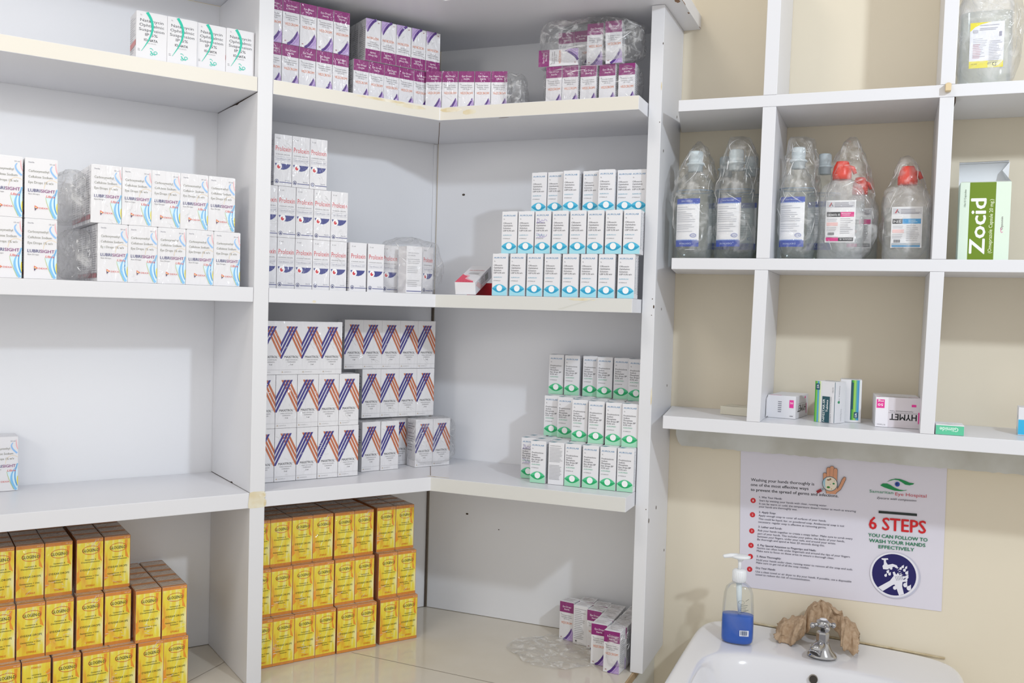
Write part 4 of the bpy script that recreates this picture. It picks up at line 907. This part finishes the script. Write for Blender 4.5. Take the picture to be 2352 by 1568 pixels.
def lab_d(a, w, h):
    a.rect(0, 0, w, h, '#eeeff6'); a.poly([(0, 0), (0, 12), (6, 6), (14, 2.5), (26, 0)], '#f0e22a'); a.poly([(0, h), (0, h-9.6), (w*.95, h-9.6), (w-10, h)], '#f0e45a'); a.poly([(w, h), (w, h-9), (w-6, h-3), (w-12, h)], '#efe024'); a.poly([(w*.55, h), (w*.55, h-9.6), (w, h-9.6), (w-8, h-2.4), (w-14, h)], '#ece9b0')
    a.text('D', w*.68, w*.80, h-7.4, 5.4, '#55555a', 0, rot=180); a.text('10', w*.54, w*.63, h-6.6, 2.4, '#55555a', rot=180); a.text('500 ml', 3, 10, h-6.4, 1.8, '#7a7440', rot=180)
    a.lines(4, w-20, [22+i*2.4 for i in range(11)], .6, '#b9bac4', .4); a.lines(4, 14, [30+i*2.2 for i in range(9)], .6, '#dca8b0', .3); a.lines(w-18, w-2, [26+i*2.2 for i in range(14)], .6, '#b9bac4', .4); a.rect(w-6, 14, w-3, 20, '#8a8aa4'); a.lines(12, w-4, [4, 8, 10], .7, '#b9bac4'); a.rect(4, 10, 10, 14, '#c9cad4')
milky(.8945, -.100, 'large clear infusion bottle with yellow and white label, top right', None, .0335, .17, lab_d, 42, 62, .029, z0=GT, shoulder=.115, capc=mat('blue_white_cap', '#dfe6f0', .35))

# ================================================================== LOOSE FILM AND BAGS
def bag(name, label, c, sz, amp, seed, M=BAGM, top=0, group=None, rz=0, flat=0, seg=56, rng=36, sup=4.5, fr=28):
    """an inflated crumpled bag: superellipsoid resting on its base"""
    g = G(); rings = []; cx, cy, cz = 0, 0, 0
    for i in range(rng+1):
        v = i/rng; zz = v; k = (1-abs(2*v-1)**sup)**(1/2.4) if 0 < v < 1 else 0.02
        if top: k = k*(1-top*max(0, v-.55)/.45)
        ring = []
        for j in range(seg):
            t = 2*pi*j/seg; ct, st = cos(t), sin(t)
            x = sz[0]/2*k*abs(ct)**(2/3.4)*(1 if ct >= 0 else -1); y = sz[1]/2*k*abs(st)**(2/3.4)*(1 if st >= 0 else -1); z = sz[2]*zz
            p = Vector((x, y, z)); q = p*fr+Vector((seed*3.1, seed*1.7, 0))
            n1 = noise.ridged_multi_fractal(q, 1, 2.1, 3, 1, 2)-1.0; n2 = noise.noise(q*.5)
            vd = noise.voronoi(q*1.15)[0]; n2 += (vd[1]-vd[0])*.9-.35; dmp = min(1, v*5)*(1+.8*max(0, v-.6))
            p.x *= 1+0; dd = amp*(n1*.55+n2)
            nn = Vector((ct, st, (2*v-1)*.8)).normalized(); p += nn*dd*dmp; p.z = max(p.z, 0.0004)
            ring.append(tuple(p))
        rings.append(ring)
    g.loft(rings, M, True); rr = random.Random(seed)
    for q in range(int(34+260*sz[2])):
        i = rr.randint(int(rng*(.45 if rr.random() < .7 else .1)), rng-3); j = rr.randint(0, seg-1); di, dj = rr.choice([(1, 0), (1, 1), (1, -1), (0, 1), (2, 1), (-1, 1)]); n_ = rr.randint(2, 5); pth = []
        for k_ in range(n_+1):
            ii, jj = i+di*k_*.6, (j+dj*k_*.6)
            if not 0 < ii < rng-1: break
            a0 = int(ii); b0 = int(math.floor(jj)) % seg; f0 = ii-a0; f1 = jj-math.floor(jj)
            P00, P01, P10, P11 = (Vector(rings[a0][b0]), Vector(rings[a0][(b0+1) % seg]), Vector(rings[a0+1][b0]), Vector(rings[a0+1][(b0+1) % seg]))
            pth.append((P00*(1-f1)+P01*f1)*(1-f0)+(P10*(1-f1)+P11*f1)*f0)
        if len(pth) < 3: continue
        vs_ = []; w_ = rr.uniform(.0002, .0008)
        for k_, p in enumerate(pth):
            t_ = (pth[min(k_+1, len(pth)-1)]-pth[max(k_-1, 0)]).normalized(); o_ = Vector((p.x, p.y*1.3, (p.z-sz[2]/2)*.5)).normalized(); s_ = t_.cross(o_).normalized()*w_*sin(pi*(k_+.35)/(len(pth)-.3)); p = p+o_*.0004
            vs_ += [p+s_, p+o_*w_*.8, p-s_]
        g.add(vs_, [[3*k_+c_, 3*k_+c_+1, 3*k_+c_+4, 3*k_+c_+3] for k_ in range(len(pth)-1) for c_ in (0, 1)], CRM, True)
    o = g.obj(name, None, c, rz)
    return tag(o, label, 'bag', group)
bag('clear_bag', 'clear plastic bag holding cartons at the middle shelf corner', L(.128, .150, Z['z2t']+.0006), (.094, .072, .094), .006, 1, M=FILM, rz=ROTL)
bag('torn_clear_bag', 'torn clear bag around two striped cartons near the corner', L(.0500, .090, Z['z3t']+.0006), (.088, .048, .088), .0035, 2, M=FILM, rz=ROTL)
bag('clear_bag', 'crumpled clear bag over the purple carton heap, top shelf', (.330, -.114, Z['z1t']+.067), (.172, .080, .078), .006, 3, M=FILMH, rz=.06)
bag('clear_bag', 'clear film around the bottom row of the right purple heap', (.333, -.115, Z['z1t']+.0006), (.160, .072, .070), .0025, 4, M=FILM, rz=.06)
bag('clear_bag', 'loose film at right end of purple block across the corner', (.197, -.108, Z['z1t']+.0006), (.040, .080, .068), .005, 5, M=FILMH, rz=.27)
for t in range(2): bag('clear_bag', 'hazy film covering the %s left end of wrapped blue-swirl block' % ['lower', 'upper'][t], L(.628+.009*t, .095, Z['z2t']+.0007+.0774*t), (.034, .165, .074), .005, 6+t, M=BAGM, rz=ROTL)
gbb = 'clear bags over the infusion bottles'
bag('bottle_bag', 'crumpled clear bag over the leftmost infusion bottle', (.4985, -.078, GM), (.064, .125, .186), .0065, 10, group=gbb, top=.35)
bag('bottle_bag', 'crumpled clear bag over the bottle left of the first upright', (.5645, -.080, GM), (.066, .125, .192), .0065, 11, group=gbb, top=.25)
bag('bottle_bag', 'crumpled clear bag over the bottle right of the first upright', (.6550, -.080, GM), (.060, .120, .184), .0062, 12, group=gbb, top=.3)
bag('bottle_bag', 'crumpled clear bag over the pink-banded bottle', (.7260, -.082, GM), (.074, .110, .180), .007, 13, group=gbb, top=.6)
bag('bottle_bag', 'crumpled clear bag over the blue-banded bottle', (.8020, -.090, GM), (.066, .070, .152), .005, 14, group=gbb, top=.6)
bag('bottle_bag', 'clear bag over the yellow-labelled bottle, top right', (.8990, -.092, GT), (.082, .080, .200), .004, 15, group=gbb, top=.3)
# film lying loose on the counter
g = G(); n = 44; vs = []; fs = []
for i in range(n+1):
    for j in range(n+1):
        u, v = i/n, j/n; x = .215+.175*u; y = -.185+.150*v
        e = min(1, 6*min(u, 1-u, v, 1-v)); rr = 1-max(0, 1-e)
        q = Vector((x*40, y*40, 2)); h_ = .0012+.008*abs(noise.noise(q))*e+.004*max(0, noise.noise(q*2.2))
        cx_, cy_ = u-.5, v-.5; k = 1/(1+.35*(abs(cx_)*2)**3*(abs(cy_)*2)**3*3)
        vs.append((.3025+(x-.3025)*k, -.11+(y+.11)*k, Z['zc']+h_*.8+.0003))
for i in range(n):
    for j in range(n): a = i*(n+1)+j; fs.append([a, a+n+1, a+n+2, a+1])
g.add(vs, fs, FILMH, True); tag(g.obj('loose_film'), 'loose crumpled clear film lying on the counter around purple cartons', 'plastic film')
bag('clear_bag', 'clear film over the right file of purple counter cartons', (.4105, -.100, Z['zc']+.0008), (.038, .130, .072), .002, 21, M=FILM)

# ================================================================== POSTER
ps = thing('hand_washing_poster', 'hand washing steps poster on the cream wall above the basin', 'poster', (.569, -.0008, .0606))
an = radians(1.3); pU = (cos(an), 0, sin(an)); pV = (sin(an), 0, -cos(an))
g = G(); A_ = Art(g, (0, 0, 0), pU, pV, (0, -1, 0), off=0)
PAP = mat('poster_paper', '#dedbe6', .5, .35)
A_.poly([(0, -14), (1, 227), (303, 230.4), (307.4, -14)], PAP)
A_.text('Washing your hands thoroughly is', 17.2, 115.6, 51.8, 4.6, '#2c2c34', .026)
A_.text('one of the most effective ways', 17.0, 107, 59.8, 4.6, '#2c2c34', .026); A_.text('to prevent the spread of germs and infections.', 17, 152.3, 68.0, 4.6, '#2c2c34', .026)
INKB = '#36364c'
RC = [(21.1, 83.6), (20.4, 107.0), (19.7, 133.6), (18.7, 157.4), (17.9, 175.8), (17.1, 196.8)]
for i, (u, v) in enumerate(RC): A_.ell(u, v, 4.3, 4.3, '#cf3038', 20); A_.text(str(i+1), u-.9, u+.9, v+1.5, 3, '#f0d8dc')
T_ = [[('1. Wet Your Hands:', 30.9, 66.4, 78.6, 1), ('Start by wetting your hands with clean, running water.', 31, 135.4, 84, 0), ("It can be warm or cold; the temperature doesn't matter as much as ensuring", 30.7, 178.5, 89.2, 0), ('your hands are thoroughly wet.', 30.4, 90.2, 94, 0)],
 [('2. Apply Soap:', 30.5, 57.2, 103, 1), ('Apply enough soap to cover all surfaces of your hands.', 30.1, 134.9, 108.4, 0), ('This could be liquid, bar, or powdered soap. Antibacterial soap is not', 30.1, 161.6, 114, 0), ('necessary; regular soap is effective at removing germs.', 29.9, 135.1, 119, 0)],
 [('3. Lather and Scrub:', 30, 67.1, 127, 1), ('Rub your hands together to create a soapy lather. Make sure to scrub every', 29.5, 174.3, 133, 0), ('part of your hands. This includes your palms, the backs of your hands,', 29.2, 162.8, 138.2, 0), ('between your fingers, under your nails, and around your wrists.', 29, 149.6, 143, 0), ('Be thorough and spend at least 20 seconds doing this.', 28.7, 133, 147.8, 0)],
 [('4. Pay Special Attention to Fingertips and Nails:', 28.6, 120, 157, 1), ('Germs can often hide under fingernails and around the tips of your fingers.', 28.3, 171.4, 161.8, 0), ('Make sure to focus on these areas to ensure a thorough clean.', 28, 147.5, 166.6, 0)],
 [('5. Rinse Thoroughly:', 28.2, 66.4, 175.6, 1), ('Hold your hands under clean, running water to remove all the soap and suds.', 27.7, 175.4, 181.4, 0), ('Make sure to get rid of all the soap residue.', 27.4, 110, 186, 0)],
 [('Dry Your Hands:', 27.2, 58, 194.6, 1), ('Use a clean towel or air dryer to dry your hands. If possible, use a disposable', 26.9, 173.7, 200.6, 0), ('towel to reduce the risk of recontamination.', 26.6, 112, 205.4, 0)]]
for para in T_:
    for t, u0, u1, v, b in para: A_.text(t, u0, u1, v, 3.0, INKB, .012 if b else 0, .08)
# eye logo
GN = '#158a4c'
A_.poly([(213.4, 44.2), (217, 41), (223, 40.6), (228, 42.6), (234, 46.2), (241, 48.8), (247, 49.4), (252, 48.4), (250, 49.6), (243, 51), (234, 50.8), (226, 49), (219, 46.8)], GN)
A_.poly([(222.5, 38.4), (228, 34.4), (235, 32.2), (242, 32.4), (249, 34.6), (255, 37), (261.7, 37.6), (260, 39.4), (255, 41), (249, 40.4), (244, 37), (239, 34.4), (233, 34), (227, 36.2)], GN)
A_.ell(237.8, 40.6, 3.5, 3.7, '#2a4aa4', 20); A_.ell(237.2, 40.2, 1.5, 1.6, '#1c2a60', 12)
A_.text('Samaritan', 197.9, 232.3, 56.4, 4.4, '#3f8f68', .0); A_.text('Eye Hospital', 235.1, 279.1, 58.2, 4.9, '#c8505c', .0); A_.text('Eyecare with compassion', 208.9, 264.4, 65.4, 3.2, '#2c2c34', 0, .5)
A_.rect(211.7, 83.8, 266.4, 87.6, '#26302e')
A_.text('6 STEPS', 198.4, 279, 113.2, 19.0, '#cf1c24', .026)
A_.text('YOU CAN FOLLOW TO', 197.3, 281.8, 125.4, 5.2, '#0f7a52', .028); A_.text('WASH YOUR HANDS', 198.7, 278.9, 133.8, 5.2, '#0f7a52', .028); A_.text('EFFECTIVELY', 212.6, 263.4, 142.2, 5.0, '#0f7a52', .028)
A_.ell(236.8, 182.4, 35.8, 35.8, '#c3c4d6', 48); A_.ell(235.4, 181.6, 34.8, 34.8, '#e6e6ee', 48); A_.ell(235.3, 181.4, 31.6, 32.2, '#1e1a5e', 48)
WH = '#e9e9f2'
A_.poly([(217, 157.6), (226, 156.6), (227, 158.6), (223.4, 159.4), (223.6, 162.6), (226.4, 166.8), (233, 164.6), (239, 166.2), (241, 169.8), (238, 170.6), (235.4, 168.8), (229.6, 171.2), (226, 174.2), (219.6, 174.2), (218.6, 169.4), (220.6, 166.6), (220.4, 160), (217.4, 159.6)], WH)
for k in range(6): A_.band([(239+k*1.4, 171.4+k*2.4, .35), (241.6+k*1.6, 169.8+k*2.5, .35)], WH)
A_.poly([(212.6, 203.4), (229.6, 191.2), (235, 183), (233.4, 177.6), (236, 176.2), (238.4, 181), (241, 177.4), (243.4, 181), (246, 178.6), (247.2, 183.6), (249.6, 182.6), (248.6, 188.4), (243, 192.6), (233.6, 197.6), (219.6, 208.6)], WH)
A_.poly([(236, 196), (240.6, 190.4), (244, 184.6), (250.4, 181.6), (252.6, 183.4), (247.6, 187.4), (253.2, 187), (251.8, 190.2), (247.6, 191.4), (247.2, 198), (250, 209.6), (243, 212.6), (239.6, 203)], WH)
for k in range(5): A_.band([(237+k*2.2, 183-k*.4, .25), (239.6+k*2.2, 190-k*.6, .25)], '#1e1a5e')
for u, v, r in [(231, 171.6, 2), (226.4, 177.6, 2), (229, 181, 1.9), (223.4, 183.6, 1.9), (244.6, 170.6, 1.8), (247.6, 167.6, 1.8), (250, 172.6, 2), (252.4, 168.4, 1.6), (253.4, 176.6, 2.2), (253.6, 182.8, 2.4), (252.4, 188, 2.2), (251.6, 195.4, 3), (256.8, 199.6, 3.2), (236.8, 201.4, 2.6)]:
    A_.ell(u, v, r, r*1.15, WH, 12); A_.poly([(u-r*.8, v-r*.4), (u+r*.9, v-r*1.9), (u+r*.9, v-r*.1)], WH)
# hand with magnifying glass
SK = '#d69a78'; OL = '#5a4636'
for u0, v0, u1, v1, w_ in [(131.6, 33, 132.6, 46, 2.6), (137, 24, 137.6, 46, 2.9), (142.2, 21.6, 142.2, 46, 3.0), (147.4, 24.6, 147, 46, 2.8)]:
    A_.band([(u0, v0-2.9, w_*.5), (u0, v0-2.0, w_*.85), (u0, v0-.6, w_+.35), (u1, v1, w_+.35)], OL); A_.band([(u0, v0-2.4, w_*.45), (u0, v0-1.5, w_*.75), (u0, v0, w_), (u1, v1, w_)], SK)
A_.poly([(129.8, 42), (150.4, 42), (151, 54), (154, 46.5), (157, 38.6), (160, 34.4), (163, 35), (163.2, 38.6), (159.6, 47), (156, 55), (150, 60.4), (148.6, 62.9), (134, 62.9), (133, 58), (130, 52)], OL)
A_.poly([(130.2, 42), (150, 42), (150.6, 55), (154.6, 47), (157.6, 39), (160.4, 35), (162.6, 35.6), (162.6, 38.4), (159, 46.8), (155.6, 54.6), (149.6, 59.8), (148, 62.9), (134.6, 62.9), (133.6, 57.8), (130.6, 52)], SK)
A_.band([(120, 62, 2.2), (127, 57.6, 2.2)], '#9c2c34'); A_.band([(126.6, 57.8, 1.2), (130, 55.6, 1.2)], '#8d9aa0')
A_.ell(139.4, 47, 11.6, 11.8, '#55707c', 32); A_.ell(139.4, 47, 10.6, 10.8, '#ece0cc', 32); A_.poly([(129.4, 43), (131.4, 39.6), (134, 37.8), (132.4, 42), (132.2, 49), (133.6, 55), (130.4, 51.6), (129, 47)], '#9fc8da')
for u, v, ru, rv, c in [(137, 41, 2.4, 1.2, '#8a6a4a'), (140, 39.6, 1.4, 1.6, '#8a6a4a'), (145, 46.4, 1.6, 1.5, '#2f8a4a'), (137.2, 52.6, 2.6, 1.7, '#3c8a3c'), (142, 55, .8, .8, '#c8a060'), (140, 48, .6, .6, '#a0a090'), (146, 42, .7, .4, '#8a6a4a')]: A_.ell(u, v, ru, rv, c, 10)
g.add([(v.x, .0004, v.z) for v in (Vector(pU)*(u*.001)+Vector(pV)*(w_*.001) for u, w_ in ((0, -14), (307.4, -14), (303, 230.4), (1, 227)))], [[0, 1, 2, 3]], PAP)
g.obj('poster_sheet', ps)

# ================================================================== WASH BASIN
ZS = -.2275
bas = thing('wash_basin', 'white ceramic wash basin below the hand washing poster', 'sink', (.715, 0, ZS)); bas.rotation_euler.y = radians(2.0)
def sq(cx, cy, hx, hy, n, z, sup, N=72, fb=None):
    out = []
    for j in range(N):
        t = 2*pi*j/N; ct, st = cos(t), sin(t); e = 2/sup
        x = hx*abs(ct)**e*(1 if ct >= 0 else -1); y = hy*abs(st)**e*(1 if st >= 0 else -1)
        zz = z(x, y) if callable(z) else z
        out.append((cx+x, cy+y, zz))
    return out
rings = []
C1 = (-.001, -.2045)
def add(hx, hy, z, sup=5, cy=C1[1], cx=C1[0]): rings.append(sq(cx, cy, hx, hy, 0, z, sup))
add(.10, .10, -.30, 3, -.15); add(.135, .135, -.20, 3, -.165); add(.175, .175, -.10, 4, -.19); add(.190, .200, -.045, 5); add(.1945, .2030, -.020, 6); add(.195, .2035, -.008, 7); add(.1925, .2015, -.002, 7); add(.188, .198, .0, 7); add(.183, .194, -.0012, 6)
# deck slopes gently to the bowl; bowl opening is set forward
dk = lambda x, y: -.0025
rings.append(sq(-.001, -.2200, .177, .170, 0, dk, 5)); rings.append(sq(0, -.2420, .170, .1235, 0, -.004, 4)); rings.append(sq(0, -.2430, .165, .1165, 0, -.0058, 3.6)); rings.append(sq(0, -.2440, .160, .112, 0, -.013, 3.4)); rings.append(sq(0, -.2450, .154, .106, 0, -.030, 3.2)); rings.append(sq(0, -.2450, .142, .097, 0, -.070, 2.8)); rings.append(sq(0, -.2440, .115, .080, 0, -.105, 2.5)); rings.append(sq(0, -.2420, .065, .050, 0, -.123, 2.2)); rings.append(sq(0, -.2420, .022, .022, 0, -.128, 2))
g = G(); g.loft(rings, CERAM, True); bo = g.obj('basin_bowl', bas)
bo.modifiers.new('s', 'SUBSURF').levels = 1; bo.modifiers['s'].render_levels = 2
g = G(); a = Art(g, (-.0105, -.1392, -.0205), (1, 0, 0), (0, -.28, -.96), (0, -.96, .28)); a.k = 1.6; a.ell(0, 0, 6.6, 6.8, mat('overflow_rim', '#8f887f', .4), 24); a.ell(.3, .6, 5.6, 5.8, mat('overflow_dark', '#3a342e', .7), 24); g.obj('overflow_hole', bas)
g = G(); g.lathe([(.02, 0), (.02, .003), (.012, .0045)], CHROME, (0, -.242, -.128), 28); g.obj('drain', bas)
# caulk line
g = G(); g.tube([(-.160, -.0018, 0), (-.10, -.0016, .0002), (0, -.0016, .0002), (.10, -.0016, .0002), (.170, -.0018, 0)], .0016, mat('old_caulk', '#b59f78', .7, mottled=('#d8cdb0', 60)), 6); g.obj('caulk_line', bas)

# tap
tp = thing('tap', 'chrome tap with cross handle on the basin deck', 'tap', (.7120, -.0900, ZS-.0012))
g = G(); g.lathe([(.0215, 0), (.0215, .0015), (.0195, .0045), (.0135, .0105), (.0098, .0185), (.0088, .0225)], CHROME, (0, 0, 0), 36, .8); g.obj('tap_base', tp)
g = G(); g.lathe([(.0088, .0215), (.0092, .0235), (.0092, .0345), (.0080, .0370), (.0050, .0382)], CHROME, (0, 0, 0), 6); 
for P_ in range(6): pass
g.sm = [False]*len(g.sm); g.obj('tap_body', tp)
g = G(); g.tube([(0, 0, .016), (-.0035, -.010, .018), (-.0075, -.019, .0165), (-.0095, -.0245, .0118)], [.0072, .0076, .0078, .0082], CHROME, 20)
g.tube([(-.0094, -.0243, .0120), (-.0098, -.0252, .0108)], [.0086, .0084], CHROME, 20); spo = g.obj('spout', tp)
g = G(); g.tube([(-.0098, -.02525, .01076), (-.0100, -.0256, .0103)], [.0066, .0060], mat('spout_mouth', '#2c2622', .6), 18); g.obj('spout_mouth', spo)
g = G(); g.lathe([(.0036, .037), (.0036, .044), (.0085, .0445), (.0098, .0475), (.0092, .0520), (.0055, .0548), (.003, .0552)], CHROME, (0, 0, 0), 28)
for th in (25, 115, 205, 295):
    t_ = radians(th); e_ = Vector((cos(t_), sin(t_), 0)); g.tube([e_*.007+Vector((0, 0, .0482)), e_*.0135+Vector((0, 0, .0470))], [.0030, .0026], CHROME, 12); g.sphere(tuple(e_*.0160+Vector((0, 0, .0462))), .0042, CHROME, seg=14)
crh = g.obj('cross_handle', tp)
g = G(); g.lathe([(.0055, .0551), (.0050, .0562), (.002, .0566)], mat('white_tap_button', '#e6e6ea', .3), (0, 0, 0), 20); g.obj('handle_button', crh)
# paper towel crumpled over the tap
TW = mat('brown_paper_towel', '#bfa78d', .85, .1, mottled=('#a98f74', 140), bump=(220, .6))
g = G(); ns, nd = 110, 44; vs = []
def li(t, P):
    for (a, b), (c, d) in zip(P, P[1:]):
        if t <= c: k = (t-a)/(c-a); k = k*k*(3-2*k); return b+(d-b)*k
    return P[-1][1]
for i in range(ns+1):
    s = i/ns; x = -.070+.122*s
    rid = li(x, [(-.071, .018), (-.060, .030), (-.045, .034), (-.032, .040), (-.016, .062), (-.006, .0655), (.008, .0625), (.022, .0540), (.034, .0460), (.044, .036), (.053, .024)])
    hem = li(x, [(-.071, .010), (-.060, .0015), (-.048, .0015), (-.036, .008), (-.026, .016), (-.014, .030), (.010, .031), (.020, .024), (.028, .012), (.036, .006), (.046, .003), (.053, .006)])
    for j in range(nd+1):
        v = j/nd
        if v < .3: k = v/.3; y = -.006-.024*k; z = rid-.016*(1-k)**2
        else:
            k = (v-.3)/.7; y = -.030-.030*sin(k*pi/2)-(.004 if abs(x) > .03 else 0); z = rid+(hem-rid)*(1-cos(k*pi/2))
            if abs(x) < .026: y = min(y, -.030-.006*k)+.0; y = -.030-.012*k
        q = Vector((s*7, v*2.0, 4)); n1 = noise.noise(q*1.6); n2 = noise.ridged_multi_fractal(q*1.7, 1, 2, 3, 1, 2)-1
        fold = .0045*sin(s*34+v*3.5+2*n1)+.003*n1+.003*n2
        y += fold*1.1 if k > .05 or v > .3 else fold*.4; z += .0022*n2*(1 if v < .9 else .4)+.0014*noise.noise(q*7)
        z += .0025*noise.noise(Vector((s*40, v*4, 1))) if j in (0, nd) else 0
        x2_ = x+.0035*noise.noise(q*2+Vector((5, 0, 0)))+(.003*noise.noise(Vector((v*20, 3, 1))) if i in (0, ns) else 0)
        vs.append((x2_, min(y, -.003), max(z, .0012)))
fs = [[i*(nd+1)+j, i*(nd+1)+j+1, (i+1)*(nd+1)+j+1, (i+1)*(nd+1)+j] for i in range(ns) for j in range(nd)]
g.add(vs, fs, TW, True); two = g.obj('paper_towel', None, (.7105, -.004, ZS-.0010)); tag(two, 'crumpled brown paper towel draped around the back of the tap', 'towel')
md = two.modifiers.new('t', 'SOLIDIFY'); md.thickness = .0012

# ================================================================== SOAP BOTTLE
sb = thing('soap_dispenser', 'pump bottle half full of blue liquid soap on the basin corner', 'soap dispenser', (.5872, -.0960, ZS+.0012), radians(4))
g = G(); r = .0245
prof = [(r*.86, .0005), (r*.97, .003), (r, .008), (r*1.0, .035), (r*.96, .058), (r*.9, .076), (r*.78, .086), (r*.52, .092), (r*.34, .0945), (r*.33, .0975)]
g.lathe(prof, film('clear_soap_bottle', '#fbfdfd', haze=.035, k=1, scale=6, bumpd=.0003), (0, 0, 0), 44, .62, 2.5, True, False); sbb = g.obj('bottle_body', sb)
BLS = mat('blue_liquid_soap', '#0a5cc4', .3, .4, coat=.2); 
g = G(); q = r*.965; g.lathe([(q*.86, .0015), (q*.97, .004), (q, .009), (q, .0340), (q*.985, .0438), (q*.98, .0440)], BLS, (0, 0, 0), 44, .62, 2.5); g.obj('blue_soap', sb)
g = G(); g.lathe([(r*.36, .0948), (r*.42, .0952), (r*.42, .112), (r*.34, .1135), (r*.2, .1140)], PLAS, (0, 0, 0), 30)
for i in range(24): th = 2*pi*i/24; g.box(r*.42*cos(th)-.0003, r*.42*cos(th)+.0003, r*.42*sin(th)-.0003, r*.42*sin(th)+.0003, .0965, .111, PLAS)
g.obj('collar', sb)
g = G(); g.lathe([(.0026, .113), (.0026, .131)], PLAS, (0, 0, 0), 16); g.obj('pump_stem', sb)
g = G(); g.lathe([(.0040, .1270), (.0048, .1290), (.0125, .1310), (.0150, .1325), (.0152, .1345), (.0110, .1362), (.004, .1370)], PLAS, (0.001, 0, 0), 30, .7)
g.tube([(-.004, -.001, .1342), (-.014, -.003, .1345), (-.0230, -.005, .1330), (-.0245, -.0055, .1318)], [.0042, .0034, .0028, .0022], PLAS, 12); g.obj('pump_head', sb)
g = G(); g.tube([(0, 0, .095), (.001, 0, .070), (.0025, 0, .0442)], [.0045, .0042, .0022], mat('dip_tube_plastic', '#dfe8ec', .4), 14); g.obj('dip_tube', sb)
def sl(a, w, h):
    a.rect(0, 0, w, h, '#e4e8f2')
    for i in range(11): a.rect(1.2+i*1.05, .8, 1.2+i*1.05+[.5, .3, .7][i % 3], h-1.8, '#5a6a8c')
curved_label('barcode_label', sbb, 15, 9, r, .62, 2.5, .0150, sl, .42)
def sw(a, w, h):
    a.ring(4.5, 6, 4, 3, .3, '#4a5550', 18); a.curve([(10, 4), (13, 2), (16, .5)], .2, .3, '#2e3634'); a.lines(3, 15, [10, 12.5, 15, 17.5], .6, '#5a6560', .4); a.curve([(2, 22), (8, 20), (16, 17)], .25, .3, '#3a4542')
curved_label('printed_marks', sbb, 18, 24, r*.95, .62, 2.5, .0490, sw, .38)
